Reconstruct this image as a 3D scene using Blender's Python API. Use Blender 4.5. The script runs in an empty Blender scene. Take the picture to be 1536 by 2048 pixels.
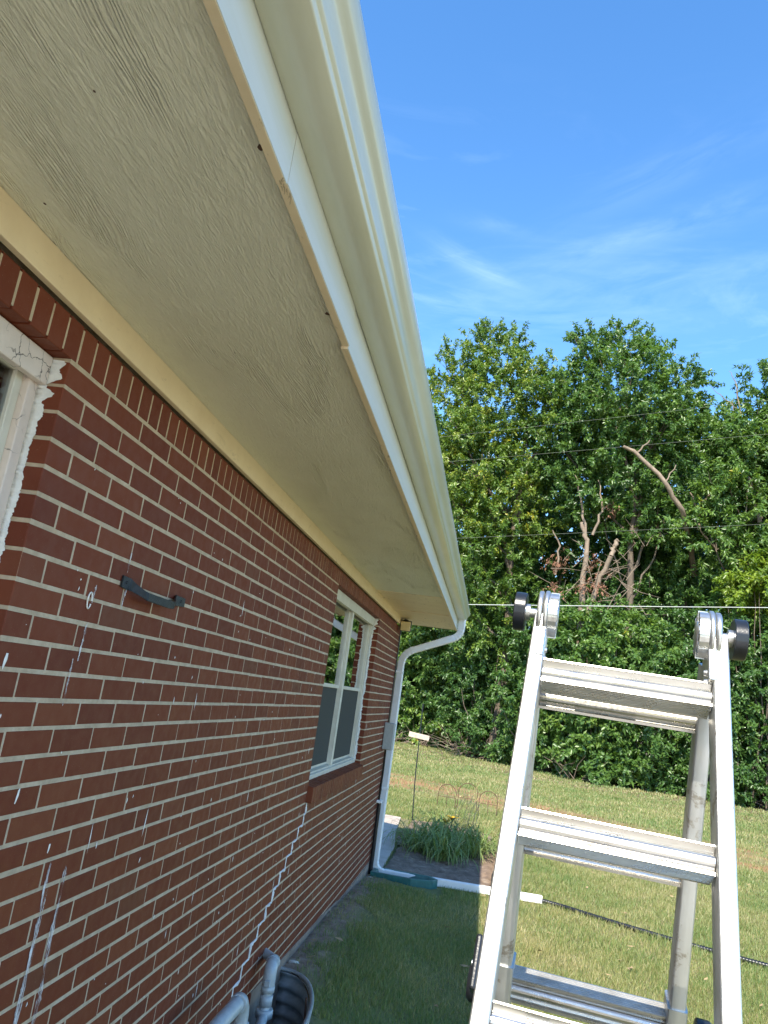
import bpy, bmesh, math, random
import numpy as np
from mathutils import Vector, Matrix
R_ = math.radians
C = bpy.context.scene.collection
scene = bpy.context.scene
random.seed(7)

# ------------------------------------------------------------------ camera
CAMROT = Matrix(((0.98161, -0.10190, 0.15894), (0.13010, -0.24798, -0.96005), (0.13741, 0.96340, -0.23022)))
cam_d = bpy.data.cameras.new("camera")
cam = bpy.data.objects.new("camera", cam_d); C.objects.link(cam)
cam_d.sensor_fit = 'VERTICAL'; cam_d.sensor_height = 36.0; cam_d.lens = 36.0 * 1530 / 2048
cam_d.clip_start = 0.05; cam_d.clip_end = 2000
_q = CAMROT.to_quaternion(); _q.normalize()
cam.matrix_world = Matrix.Translation((0, 0, 1.9)) @ _q.to_matrix().to_4x4()
scene.camera = cam
EYE = Vector((0, 0, 1.9)); RM = _q.to_matrix()

def at(px, py, Y):
    """real point at distance Y along the yard that the photo shows at px,py"""
    v = RM @ Vector(((px - 768) / 1530, -(py - 1024) / 1530, -1))
    return EYE + v * (Y / v.y)

# ------------------------------------------------------------------ sun, sky, exposure
SUN = Vector((0.44, 2.75, -2.967)).normalized()          # way the light travels
sd = bpy.data.lights.new("sun", 'SUN'); sd.energy = 2.9; sd.angle = R_(0.53); sd.color = (1.0, 0.93, 0.80)
so = bpy.data.objects.new("sun", sd); C.objects.link(so)
so.rotation_euler = SUN.to_track_quat('-Z', 'Y').to_euler(); so.location = (0, -20, 30)
world = bpy.data.worlds.new("World"); scene.world = world; world.use_nodes = True
nt = world.node_tree; nt.nodes.clear()
N = nt.nodes.new; Lk = nt.links.new
sky = N('ShaderNodeTexSky'); sky.sky_type = 'NISHITA'; sky.sun_disc = False
sky.sun_elevation = math.asin(-SUN.z); sky.sun_rotation = math.atan2(-SUN.x, -SUN.y)
sky.altitude = 300; sky.air_density = 1.0; sky.dust_density = 0.4; sky.ozone_density = 2.2
hsv = N('ShaderNodeHueSaturation'); hsv.inputs['Saturation'].default_value = 1.24
Lk(sky.outputs[0], hsv.inputs['Color'])
tc = N('ShaderNodeTexCoord')
mp = N('ShaderNodeMapping'); mp.inputs['Rotation'].default_value = (0.3, -0.25, 0.5); mp.inputs['Scale'].default_value = (1.2, 1.2, 5.5)
n1 = N('ShaderNodeTexNoise'); n1.inputs['Scale'].default_value = 3.2; n1.inputs['Detail'].default_value = 9; n1.inputs['Roughness'].default_value = 0.58; n1.inputs['Distortion'].default_value = 0.9
n2 = N('ShaderNodeTexNoise'); n2.inputs['Scale'].default_value = 2.1; n2.inputs['Detail'].default_value = 2
r1 = N('ShaderNodeMapRange'); r1.inputs[1].default_value = 0.50; r1.inputs[2].default_value = 0.80
r2 = N('ShaderNodeMapRange'); r2.inputs[1].default_value = 0.42; r2.inputs[2].default_value = 0.68
sp = N('ShaderNodeSeparateXYZ')
r3 = N('ShaderNodeMapRange'); r3.inputs[1].default_value = 0.70; r3.inputs[2].default_value = 0.48
m1 = N('ShaderNodeMath'); m1.operation = 'MULTIPLY'; m2 = N('ShaderNodeMath'); m2.operation = 'MULTIPLY'; m3 = N('ShaderNodeMath'); m3.operation = 'MULTIPLY'
m3.inputs[1].default_value = 0.30
mix = N('ShaderNodeMixRGB'); mix.inputs['Color2'].default_value = (4.2, 5.2, 6.6, 1)
bg = N('ShaderNodeBackground'); bg.inputs['Strength'].default_value = 0.118
wo = N('ShaderNodeOutputWorld')
Lk(tc.outputs['Generated'], mp.inputs[0]); Lk(mp.outputs[0], n1.inputs['Vector']); Lk(tc.outputs['Generated'], n2.inputs['Vector'])
Lk(n1.outputs[0], r1.inputs[0]); Lk(n2.outputs[0], r2.inputs[0]); Lk(tc.outputs['Generated'], sp.inputs[0]); Lk(sp.outputs[2], r3.inputs[0])
Lk(r1.outputs[0], m1.inputs[0]); Lk(r2.outputs[0], m1.inputs[1]); Lk(m1.outputs[0], m2.inputs[0]); Lk(r3.outputs[0], m2.inputs[1]); Lk(m2.outputs[0], m3.inputs[0])
def wisp(px, py, ax, ang, ay, amt, seed, prev):
    d = (RM @ Vector(((px-768)/1530, -(py-1024)/1530, -1))).normalized()
    u0 = (RM @ Vector((math.cos(ang), math.sin(ang), 0))); u0 = (u0 - d*u0.dot(d)).normalized(); v0 = d.cross(u0)
    def dot(v):
        k = N('ShaderNodeVectorMath'); k.operation = 'DOT_PRODUCT'; k.inputs[1].default_value = v; Lk(tc.outputs['Generated'], k.inputs[0]); return k.outputs['Value']
    def mth(op, a, b=None):
        k = N('ShaderNodeMath'); k.operation = op
        for i, x in enumerate((a, b)):
            if x is None: continue
            if hasattr(x, 'links'): Lk(x, k.inputs[i])
            else: k.inputs[i].default_value = x
        return k.outputs[0]
    nz = N('ShaderNodeTexNoise'); nz.inputs['Scale'].default_value = 7; nz.inputs['Detail'].default_value = 7; nz.inputs['Roughness'].default_value = .62; nz.inputs['Distortion'].default_value = 1.2
    cb = N('ShaderNodeCombineXYZ'); Lk(mth('MULTIPLY', dot(u0), .55), cb.inputs[0]); Lk(mth('MULTIPLY', dot(v0), 2.6), cb.inputs[1]); cb.inputs[2].default_value = seed; Lk(cb.outputs[0], nz.inputs['Vector'])
    w1 = mth('SUBTRACT', nz.outputs[0], .5)
    uu = mth('DIVIDE', dot(u0), ax); vv = mth('DIVIDE', mth('ADD', dot(v0), mth('MULTIPLY', w1, ay*1.6)), ay)
    g = mth('POWER', 2.718, mth('MULTIPLY', mth('ADD', mth('MULTIPLY', uu, uu), mth('MULTIPLY', vv, vv)), -1.0))
    r = N('ShaderNodeMapRange'); r.inputs[1].default_value = .36; r.inputs[2].default_value = .72; Lk(nz.outputs[0], r.inputs[0])
    front = mth('GREATER_THAN', dot(d), 0.0)
    return mth('ADD', prev, mth('MULTIPLY', mth('MULTIPLY', mth('MULTIPLY', g, r.outputs[0]), front), amt))
fac = m3.outputs[0]
for w_ in ((955, 535, .055, -.5, .012, .22, 1.0), (1270, 480, .15, .28, .018, .13, 2.0), (1150, 600, .22, .05, .050, .12, 3.0), (1330, 350, .12, .45, .022, .07, 4.0), (1000, 455, .05, -.2, .010, .08, 5.0)): fac = wisp(*w_, fac)
Lk(fac, mix.inputs['Fac']); Lk(hsv.outputs[0], mix.inputs['Color1']); Lk(mix.outputs[0], bg.inputs[0]); Lk(bg.outputs[0], wo.inputs[0])
scene.view_settings.view_transform = 'Standard'; scene.view_settings.look = 'None'
scene.view_settings.exposure = 1.75; scene.view_settings.gamma = 1
scene.cycles.max_bounces = 8; scene.cycles.diffuse_bounces = 5; scene.cycles.glossy_bounces = 4
scene.cycles.transmission_bounces = 4; scene.cycles.transparent_max_bounces = 8
scene.cycles.use_denoising = True

# ------------------------------------------------------------------ helpers
class MB:
    def __init__(s): s.v = []; s.f = []; s.sm = []; s.mi = []
    def add(s, vs, fs, smooth=False, mi=0):
        b = len(s.v); s.v += [tuple(v) for v in vs]
        for f in fs: s.f.append(tuple(i + b for i in f)); s.sm.append(smooth); s.mi.append(mi)
    def box(s, a, b, mi=0):
        (x0, y0, z0), (x1, y1, z1) = a, b
        s.add([(x0,y0,z0),(x1,y0,z0),(x1,y1,z0),(x0,y1,z0),(x0,y0,z1),(x1,y0,z1),(x1,y1,z1),(x0,y1,z1)],
              [(0,3,2,1),(4,5,6,7),(0,1,5,4),(1,2,6,5),(2,3,7,6),(3,0,4,7)], False, mi)
    def obox(s, o, ax, ay, az, mi=0):       # corner-centred box: o centre, half axes
        vs = []
        for k in (-1, 1):
            for (i, j) in ((-1,-1),(1,-1),(1,1),(-1,1)): vs.append(o + ax*i + ay*j + az*k)
        fs = [(0,3,2,1),(4,5,6,7),(0,1,5,4),(1,2,6,5),(2,3,7,6),(3,0,4,7)]
        if ax.cross(ay).dot(az) < 0: fs = [f[::-1] for f in fs]
        s.add(vs, fs, False, mi)
    def sweep(s, prof, frames, closed=True, caps=True, smooth=True, mi=0):
        """prof: [(a,b)]; frames: [(origin, A, B)]"""
        n = len(prof); vs = []
        for (o, A, B) in frames: vs += [o + A*a + B*b for a, b in prof]
        fs = []
        m = n if closed else n - 1
        for k in range(len(frames) - 1):
            for i in range(m):
                j = (i + 1) % n
                fs.append((k*n+i, k*n+j, (k+1)*n+j, (k+1)*n+i))
        s.add(vs, fs, smooth, mi)
        if caps and closed:
            s.add([vs[i] for i in range(n)], [tuple(range(n))[::-1]], False, mi)
            s.add(vs[-n:], [tuple(range(n))], False, mi)
    def tube(s, pts, rad, sides=8, caps=True, mi=0):
        pts = [Vector(p) for p in pts]
        if not hasattr(rad, '__len__'): rad = [rad]*len(pts)
        fr = frames_along(pts)
        prof = [(math.cos(2*math.pi*i/sides), math.sin(2*math.pi*i/sides)) for i in range(sides)]
        s.sweep(prof, [(o, A*r, B*r) for (o, A, B), r in zip(fr, rad)], True, caps, True, mi)
    def build(s, name, mats, parent=None, bevel=0, seg=2, auto=None):
        me = bpy.data.meshes.new(name); me.from_pydata(s.v, [], s.f); me.update()
        me.polygons.foreach_set('use_smooth', s.sm)
        if not isinstance(mats, (list, tuple)): mats = [mats]
        for m in mats: me.materials.append(m)
        me.polygons.foreach_set('material_index', s.mi)
        o = bpy.data.objects.new(name, me); C.objects.link(o)
        if parent is not None: adopt(o, parent)
        if bevel:
            b = o.modifiers.new('bevel', 'BEVEL'); b.width = bevel; b.segments = seg; b.limit_method = 'ANGLE'; b.angle_limit = R_(40)
        return o

def frames_along(pts, up=Vector((0, 0, 1))):
    fr = []; A = None
    for i, p in enumerate(pts):
        t = (pts[min(i+1, len(pts)-1)] - pts[max(i-1, 0)]).normalized()
        if A is None:
            u = up if abs(t.dot(up)) < 0.95 else Vector((1, 0, 0))
            A = (u - t*u.dot(t)).normalized()
        else: A = (A - t*A.dot(t)).normalized()
        fr.append((p, A, t.cross(A)))
    return fr

def adopt(o, parent):
    o.parent = parent
    # both carry plain world locations, so the parent's place is simply taken off again
    w = parent.matrix_world.copy() if parent.type == 'MESH' else Matrix.Translation(parent.location)
    if parent.type == 'MESH': w = Matrix.Identity(4)
    if parent.parent is not None and parent.type == 'MESH': w = Matrix.Identity(4)
    o.matrix_parent_inverse = w.inverted()

def tag(o, label=None, cat=None, group=None, kind=None):
    if label: o['label'] = label
    if cat: o['category'] = cat
    if group: o['group'] = group
    if kind: o['kind'] = kind
    return o

def thing(name, loc, label, cat, group=None):
    o = bpy.data.objects.new(name, None); C.objects.link(o); o.location = loc; o.empty_display_size = 0.2
    return tag(o, label, cat, group)

def smooth_path(pts, n=6, r=0.3):
    """round the corners of a polyline"""
    pts = [Vector(p) for p in pts]; out = [pts[0]]; marks = [0]
    for i in range(1, len(pts)-1):
        a, b, c = pts[i-1], pts[i], pts[i+1]
        d = min(r, (b-a).length*0.48, (c-b).length*0.48)
        p0 = b + (a-b).normalized()*d; p1 = b + (c-b).normalized()*d
        for k in range(n+1):
            t = k/n; out.append(p0*(1-t)**2 + b*2*t*(1-t) + p1*t*t); marks.append(1)
    out.append(pts[-1]); marks.append(0)
    return out, marks

# ------------------------------------------------------------------ materials
class NM:
    """small wrapper round a node tree"""
    def __init__(s, name):
        s.m = bpy.data.materials.new(name); s.m.use_nodes = True; s.t = s.m.node_tree; s.t.nodes.clear()
        s.out = s.n('ShaderNodeOutputMaterial'); s.p = s.n('ShaderNodeBsdfPrincipled'); s.l(s.p.outputs[0], s.out.inputs[0])
        s.tc = s.n('ShaderNodeTexCoord')
    def n(s, t, **kw):
        nd = s.t.nodes.new(t)
        for k, v in kw.items(): setattr(nd, k, v)
        return nd
    def l(s, a, b): s.t.links.new(a, b)
    def set(s, **kw):
        for k, v in kw.items(): s.p.inputs[k.replace('_', ' ')].default_value = v
        return s
    def vec(s, scale=(1, 1, 1), rot=(0, 0, 0), src=None):
        mp = s.n('ShaderNodeMapping'); mp.inputs['Scale'].default_value = scale; mp.inputs['Rotation'].default_value = rot
        s.l(src or s.tc.outputs['Object'], mp.inputs[0]); return mp.outputs[0]
    def noise(s, scale, detail=4, rough=0.5, dist=0, vec=None):
        nd = s.n('ShaderNodeTexNoise'); nd.inputs['Scale'].default_value = scale; nd.inputs['Detail'].default_value = detail
        nd.inputs['Roughness'].default_value = rough; nd.inputs['Distortion'].default_value = dist
        s.l(vec or s.tc.outputs['Object'], nd.inputs['Vector']); return nd.outputs[0]
    def ramp(s, src, stops):
        r = s.n('ShaderNodeValToRGB'); e = r.color_ramp.elements
        while len(e) < len(stops): e.new(0.5)
        for k, (p, c) in enumerate(stops):
            e[k].position = p; e[k].color = (c, c, c, 1) if not hasattr(c, '__len__') else (c[0], c[1], c[2], 1)
        s.l(src, r.inputs[0]); return r.outputs[0]
    def mixc(s, fac, a, b, mode='MIX'):
        m = s.n('ShaderNodeMixRGB', blend_type=mode)
        for sock, v in (('Fac', fac), ('Color1', a), ('Color2', b)):
            if hasattr(v, 'is_linked') or hasattr(v, 'links'): s.l(v, m.inputs[sock])
            elif hasattr(v, '__len__'): m.inputs[sock].default_value = (v[0], v[1], v[2], 1)
            else: m.inputs[sock].default_value = v
        return m.outputs[0]
    def math(s, op, a, b=0.0):
        m = s.n('ShaderNodeMath', operation=op)
        for i, v in ((0, a), (1, b)):
            if hasattr(v, 'links'): s.l(v, m.inputs[i])
            else: m.inputs[i].default_value = v
        return m.outputs[0]
    def bump(s, h, strength=0.3, dist=0.005, prev=None):
        b = s.n('ShaderNodeBump'); b.inputs['Strength'].default_value = strength; b.inputs['Distance'].default_value = dist
        s.l(h, b.inputs['Height'])
        if prev is not None: s.l(prev, b.inputs['Normal'])
        s.l(b.outputs[0], s.p.inputs['Normal']); return b.outputs[0]
    def col(s, c): s.l(c, s.p.inputs['Base Color']); return s
    def rnd(s): return s.n('ShaderNodeNewGeometry').outputs['Random Per Island']

def flat(name, c, rough=0.5, metal=0.0, var=0.15, scale=12, bump=0.15):
    m = NM(name); m.set(Roughness=rough, Metallic=metal)
    f = m.noise(scale, 6, 0.6)
    m.col(m.mixc(m.ramp(f, [(0.3, 0), (0.7, 1)]), [x*(1-var) for x in c], [min(1, x*(1+var)) for x in c]))
    if bump: m.bump(m.noise(scale*8, 4), bump, 0.003)
    return m.m

M = {}
# brick: glazed red brown, each brick a slightly different tone
m = NM('brick'); m.set(Roughness=0.6); m.p.inputs['Specular IOR Level'].default_value = 0.22
r = m.rnd(); c = m.ramp(r, [(0.0, (0.130, 0.030, 0.0145)), (0.35, (0.150, 0.0345, 0.015)), (0.75, (0.164, 0.039, 0.0165)), (0.92, (0.182, 0.048, 0.020)), (1.0, (0.138, 0.043, 0.022))])
st = m.ramp(m.noise(9, 7, 0.65), [(0.42, 0), (0.75, 1)])
c = m.mixc(m.math('MULTIPLY', st, 0.35), c, (0.19, 0.060, 0.032))
sp2 = m.ramp(m.noise(260, 2), [(0.70, 0), (0.76, 1)])
c = m.mixc(m.math('MULTIPLY', sp2, 0.4), c, (0.36, 0.22, 0.15)); m.col(c)
m.l(m.ramp(m.noise(30, 5), [(0.3, 0.5), (0.7, 0.7)]), m.p.inputs['Roughness'])
b = m.bump(m.noise(14, 3), 0.25, 0.004); m.bump(m.noise(220, 5, 0.6), 0.25, 0.0015, b); M['brick'] = m.m
m = NM('mortar'); m.set(Roughness=0.9)
c = m.ramp(m.noise(22, 8, 0.65), [(0.25, (0.37, 0.285, 0.19)), (0.55, (0.52, 0.415, 0.285)), (0.8, (0.62, 0.515, 0.38))]); m.col(c)
b = m.bump(m.noise(60, 5, 0.6), 0.6, 0.006); m.bump(m.noise(400, 3), 0.4, 0.002, b); M['mortar'] = m.m
# wood-grain embossed soffit sheet
m = NM('soffit_board'); m.set(Roughness=0.55)
v = m.vec((1.0, 0.075, 1.0)); w = m.n('ShaderNodeTexWave', wave_type='BANDS', bands_direction='X')
w.inputs['Scale'].default_value = 42; w.inputs['Distortion'].default_value = 17.0; w.inputs['Detail'].default_value = 3.5; w.inputs['Detail Scale'].default_value = 0.8; w.inputs['Detail Roughness'].default_value = 0.55
dv = m.n('ShaderNodeVectorMath', operation='ADD'); nv = m.n('ShaderNodeTexNoise'); nv.inputs['Scale'].default_value = 1.6; nv.inputs['Detail'].default_value = 2
m.l(m.vec((1.0, 0.6, 1.0)), nv.inputs['Vector']); sc = m.n('ShaderNodeVectorMath', operation='SCALE'); sc.inputs['Scale'].default_value = 0.22
m.l(nv.outputs['Color'], sc.inputs[0]); m.l(v, dv.inputs[0]); m.l(sc.outputs[0], dv.inputs[1]); m.l(dv.outputs[0], w.inputs['Vector'])
mask = m.ramp(m.noise(3.2, 3, 0.5, 0.6, m.vec((2.4, 0.5, 1.0))), [(0.52, 0.0), (0.63, 0.8)])
grain = m.math('MULTIPLY', w.outputs[1], mask)
fine = m.ramp(m.noise(135, 4, 0.6, 0.9, m.vec((1.0, 0.16, 1.0))), [(0.38, 0), (0.62, 1)])
h = m.math('ADD', grain, m.math('MULTIPLY', fine, 0.55))
c = m.mixc(m.ramp(m.noise(4.5, 6, 0.6), [(0.35, 0), (0.8, 1)]), (0.84, 0.81, 0.645), (0.785, 0.755, 0.595))
dirt = m.ramp(m.noise(2.3, 7, 0.7, 0, m.vec((1.6, 0.7, 1))), [(0.60, 0), (0.78, 1)])
c = m.mixc(m.math('MULTIPLY', dirt, 0.12), c, (0.28, 0.24, 0.16)); m.col(c)
m.bump(h, 0.8, 0.0052); M['soffit'] = m.m
m = NM('cream_paint'); m.set(Roughness=0.5)
c = m.mixc(m.ramp(m.noise(7, 7, 0.65), [(0.4, 0), (0.75, 1)]), (0.84, 0.69, 0.465), (0.76, 0.61, 0.40))
sc_ = m.math('MULTIPLY', m.ramp(m.noise(34, 6, 0.75, 0.6, m.vec((1, 0.30, 1))), [(0.60, 0), (0.63, 1)]), m.ramp(m.noise(1.1, 3), [(0.48, 0.15), (0.62, 1)]))
c = m.mixc(m.math('MULTIPLY', sc_, 0.7), c, (0.20, 0.13, 0.07)); m.col(c); m.bump(m.noise(50, 5), 0.2, 0.003); M['cream'] = m.m
m = NM('fascia_white'); m.set(Roughness=0.4)
c = m.mixc(m.ramp(m.noise(3, 7, 0.6, 0.3, m.vec((1, 0.3, 3))), [(0.45, 0), (0.8, 1)]), (0.66, 0.69, 0.68), (0.59, 0.60, 0.53)); m.col(c); m.bump(m.noise(9, 3), 0.1, 0.004); M['fascia'] = m.m
m = NM('gutter_aluminium'); m.set(Roughness=0.28); m.p.inputs['Coat Weight'].default_value = 0.15
c = m.mixc(m.ramp(m.noise(2.2, 6, 0.65, 0.3, m.vec((4, 0.45, 4))), [(0.35, 0), (0.7, 1)]), (0.66, 0.65, 0.53), (0.55, 0.54, 0.41)); m.col(c); m.bump(m.noise(3.5, 2), 0.08, 0.01); M['gutter'] = m.m
m = NM('white_aluminium'); m.set(Roughness=0.35)
c = m.mixc(m.ramp(m.noise(11, 6, 0.6), [(0.4, 0), (0.8, 1)]), (0.80, 0.81, 0.80), (0.70, 0.70, 0.67)); m.col(c); m.bump(m.noise(14, 2), 0.06, 0.006); M['white_alu'] = m.m
m = NM('window_paint'); m.set(Roughness=0.45)
c = m.mixc(m.ramp(m.noise(10, 6, 0.6), [(0.35, 0), (0.7, 1)]), (0.66, 0.63, 0.52), (0.57, 0.53, 0.43)); m.col(c); m.bump(m.noise(45, 5), 0.25, 0.003); M['win_paint'] = m.m
m = NM('cracked_paint'); m.set(Roughness=0.5)
vo = m.n('ShaderNodeTexVoronoi', feature='DISTANCE_TO_EDGE'); vo.inputs['Scale'].default_value = 16; vo.inputs['Randomness'].default_value = 1
dvv = m.n('ShaderNodeVectorMath', operation='ADD'); nn = m.n('ShaderNodeTexNoise'); nn.inputs['Scale'].default_value = 25; nn.inputs['Detail'].default_value = 5
s2 = m.n('ShaderNodeVectorMath', operation='SCALE'); s2.inputs['Scale'].default_value = 0.05; m.l(m.tc.outputs['Object'], nn.inputs['Vector']); m.l(nn.outputs['Color'], s2.inputs[0]); m.l(m.tc.outputs['Object'], dvv.inputs[0]); m.l(s2.outputs[0], dvv.inputs[1]); m.l(dvv.outputs[0], vo.inputs['Vector'])
crk = m.math('MULTIPLY', m.ramp(vo.outputs['Distance'], [(0.006, 1), (0.018, 0)]), m.ramp(m.noise(5, 3), [(0.53, 0), (0.6, .9)]))
c = m.mixc(m.ramp(m.noise(10, 6, 0.6), [(0.35, 0), (0.7, 1)]), (0.74, 0.63, 0.54), (0.64, 0.54, 0.46)); c = m.mixc(crk, c, (0.03, 0.025, 0.02)); m.col(c)
m.bump(m.math('SUBTRACT', m.noise(60, 4), crk), 0.4, 0.003); M['cracked'] = m.m
M['caulk'] = flat('white_caulk', (0.74, 0.74, 0.70), 0.55, 0, 0.12, 40, 0.5)
M['splat'] = flat('white_paint_spots', (0.80, 0.78, 0.72), 0.4, 0, 0.08, 30, 0.1)
m = NM('smeared_paint'); m.set(Roughness=0.5)
a = m.math('MULTIPLY', m.ramp(m.noise(40, 6, 0.7, 0, m.vec((1, 4, 0.45))), [(0.40, 0), (0.60, 1)]), m.ramp(m.noise(9, 4, 0.6), [(0.36, 0.05), (0.55, 1)])); m.l(a, m.p.inputs['Alpha'])
m.set(Base_Color=(0.78, 0.78, 0.78, 1)); M['smear'] = m.m
M['concrete'] = flat('foundation_concrete', (0.25, 0.195, 0.15), 0.9, 0, 0.3, 6, 0.5)
M['patio'] = flat('patio_concrete', (0.46, 0.38, 0.31), 0.85, 0, 0.16, 5, 0.35)
M['bounce'] = flat('bounce_slab_concrete', (0.56, 0.51, 0.44), 0.85, 0, 0.12, 3, 0.35)  # pale surface of the added slab that bounces sunlight
m = NM('glass'); m.set(Base_Color=(0.02, 0.025, 0.025, 1), Roughness=0.02, IOR=1.52)
tr = m.n('ShaderNodeBsdfTransparent'); ms = m.n('ShaderNodeMixShader'); gl = m.n('ShaderNodeBsdfGlossy'); gl.inputs['Roughness'].default_value = 0.01
fr = m.n('ShaderNodeFresnel'); fr.inputs['IOR'].default_value = 1.55
m.l(m.math('MULTIPLY', fr.outputs[0], 2.1), ms.inputs[0]); m.l(tr.outputs[0], ms.inputs[1]); m.l(gl.outputs[0], ms.inputs[2]); m.l(ms.outputs[0], m.out.inputs[0]); M['glass'] = m.m
m = NM('insect_screen'); m.set(Base_Color=(0.080, 0.083, 0.074, 1), Roughness=0.9); m.p.inputs['Specular IOR Level'].default_value = 0.1
wx = m.noise(900, 1); m.bump(wx, 0.5, 0.001); m.p.inputs['Alpha'].default_value = 0.9; M['screen'] = m.m
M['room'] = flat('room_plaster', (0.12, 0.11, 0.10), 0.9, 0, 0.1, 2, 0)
M['curtain'] = flat('curtain_cloth', (0.55, 0.55, 0.50), 0.9, 0, 0.12, 6, 0)
M['black_iron'] = flat('black_iron', (0.018, 0.024, 0.030), 0.42, 0.3, 0.3, 60, 0.3)
M['black_plastic'] = flat('black_plastic', (0.012, 0.014, 0.018), 0.32, 0, 0.2, 40, 0.1)
M['grey_box'] = flat('grey_enamel', (0.36, 0.37, 0.34), 0.5, 0, 0.12, 30, 0.1)
M['gas_grey'] = flat('grey_gas_paint', (0.42, 0.47, 0.48), 0.42, 0.1, 0.12, 25, 0.2)
M['green_plastic'] = flat('green_plastic', (0.028, 0.125, 0.115), 0.38, 0, 0.25, 14, 0.1)
M['rust'] = flat('rusty_steel', (0.12, 0.065, 0.04), 0.8, 0.2, 0.3, 60, 0.4)
M['weathered'] = flat('weathered_board', (0.52, 0.43, 0.34), 0.8, 0, 0.25, 22, 0.4)
M['lamp_lens'] = flat('lamp_lens', (0.72, 0.60, 0.32), 0.25, 0, 0.08, 20, 0)
m = NM('galvanised'); m.set(Metallic=0.55, Roughness=0.5)
m.col(m.ramp(m.noise(14, 6, 0.6), [(0.3, (0.30, 0.34, 0.35)), (0.7, (0.50, 0.54, 0.55))])); m.bump(m.noise(40, 4), 0.15, 0.003); M['galv'] = m.m
# ladder aluminium: bright, scuffed
m = NM('ladder_aluminium'); m.set(Metallic=0.92)
br = m.noise(40, 5, 0.6, 0, m.vec((1, 1, 0.03)))
sm = m.ramp(m.noise(8, 10, 0.75, 0.3), [(0.585, 0), (0.63, 1)])
c = m.mixc(m.math('MULTIPLY', sm, 0.85), m.ramp(br, [(0.3, (0.60, 0.61, 0.60)), (0.7, (0.72, 0.73, 0.72))]), (0.36, 0.32, 0.26)); m.col(c)
m.l(m.ramp(m.noise(12, 6, 0.6), [(0.3, 0.34), (0.7, 0.52)]), m.p.inputs['Roughness']); m.bump(br, 0.12, 0.002); M['alu'] = m.m
m = NM('rung_aluminium'); m.set(Metallic=0.92)
br = m.noise(60, 5, 0.6, 0, m.vec((0.04, 1, 1)))
sm = m.ramp(m.noise(13, 9, 0.72, 0.3, m.vec((0.6, 1, 2))), [(0.58, 0), (0.68, 1)])
c = m.mixc(m.math('MULTIPLY', sm, 0.7), m.ramp(br, [(0.3, (0.52, 0.50, 0.46)), (0.7, (0.66, 0.64, 0.60))]), (0.30, 0.25, 0.19)); m.col(c)
m.l(m.ramp(m.noise(20, 6, 0.6), [(0.3, 0.22), (0.7, 0.36)]), m.p.inputs['Roughness']); m.bump(br, 0.1, 0.002); M['rung'] = m.m
m = NM('tread_aluminium'); m.set(Metallic=0.9, Roughness=0.6); m.col(m.ramp(m.noise(20, 7, 0.7), [(0.3, (0.50, 0.48, 0.44)), (0.7, (0.72, 0.71, 0.68))])); m.bump(m.noise(300, 3), 0.3, 0.001); M['tread'] = m.m
m = NM('cast_hinge'); m.set(Metallic=0.9, Roughness=0.33); m.col(m.ramp(m.noise(50, 5), [(0.3, (0.50, 0.50, 0.49)), (0.7, (0.68, 0.68, 0.66))])); m.bump(m.noise(120, 4), 0.2, 0.002); M['hinge'] = m.m
# lawn
m = NM('lawn_soil'); m.set(Roughness=0.95)
n_ = m.noise(0.55, 6, 0.6); f_ = m.noise(16, 8, 0.7)
c = m.ramp(n_, [(0.3, (0.125, 0.150, 0.045)), (0.5, (0.175, 0.180, 0.062)), (0.68, (0.25, 0.215, 0.10))])
c = m.mixc(m.ramp(f_, [(0.4, 0), (0.7, 0.7)]), c, (0.21, 0.16, 0.09))
geo = m.n('ShaderNodeSeparateXYZ'); m.l(m.tc.outputs['Object'], geo.inputs[0])
wob = m.math('ADD', geo.outputs[1], m.math('MULTIPLY', m.noise(0.5, 5, 0.6), 4.0)); wob = m.math('ADD', wob, m.math('MULTIPLY', geo.outputs[0], 0.55))
cl = m.math('MULTIPLY', m.ramp(m.math('DIVIDE', wob, 40), [(0.455, 0), (0.475, 1)]), m.ramp(m.math('DIVIDE', wob, 40), [(0.515, 1), (0.55, 0)]))
cl = m.math('MULTIPLY', cl, m.ramp(m.noise(1.3, 6, 0.65), [(0.36, 0.1), (0.56, 1)]))
c = m.mixc(m.math('MULTIPLY', cl, 0.85), c, (0.34, 0.165, 0.075))
far = m.ramp(m.math('DIVIDE', m.math('ADD', wob, 2.2), 40), [(0.745, 0), (0.775, 1)])
c = m.mixc(m.math('MULTIPLY', far, 0.85), c, m.ramp(m.noise(5, 7, 0.7), [(0.35, (0.10, 0.062, 0.040)), (0.65, (0.24, 0.16, 0.105))])); m.col(c)
m.bump(m.noise(35, 8, 0.7), 0.9, 0.03); M['lawn'] = m.m
m = NM('bare_soil'); m.set(Roughness=0.95)
c = m.ramp(m.noise(8, 9, 0.7), [(0.3, (0.12, 0.080, 0.054)), (0.55, (0.25, 0.175, 0.12)), (0.75, (0.40, 0.31, 0.23))]); m.col(c); m.bump(m.noise(28, 8, 0.7), 0.9, 0.025); M['soil'] = m.m
m = NM('verge_soil'); m.set(Roughness=0.95)
c = m.ramp(m.noise(9, 9, 0.72), [(0.3, (0.13, 0.090, 0.062)), (0.5, (0.27, 0.195, 0.14)), (0.72, (0.42, 0.335, 0.255))])
gx = m.n('ShaderNodeSeparateXYZ'); m.l(m.tc.outputs['Object'], gx.inputs[0])
gg = m.ramp(m.math('ADD', gx.outputs[0], m.math('MULTIPLY', m.noise(4, 5, 0.7), .7)), [(0.0, 0), (0.01, 0)])
gr_ = m.n('ShaderNodeMapRange'); gr_.inputs[1].default_value = -.62; gr_.inputs[2].default_value = -.36
m.l(m.math('ADD', gx.outputs[0], m.math('MULTIPLY', m.noise(4, 5, 0.7), .7)), gr_.inputs[0])
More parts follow.
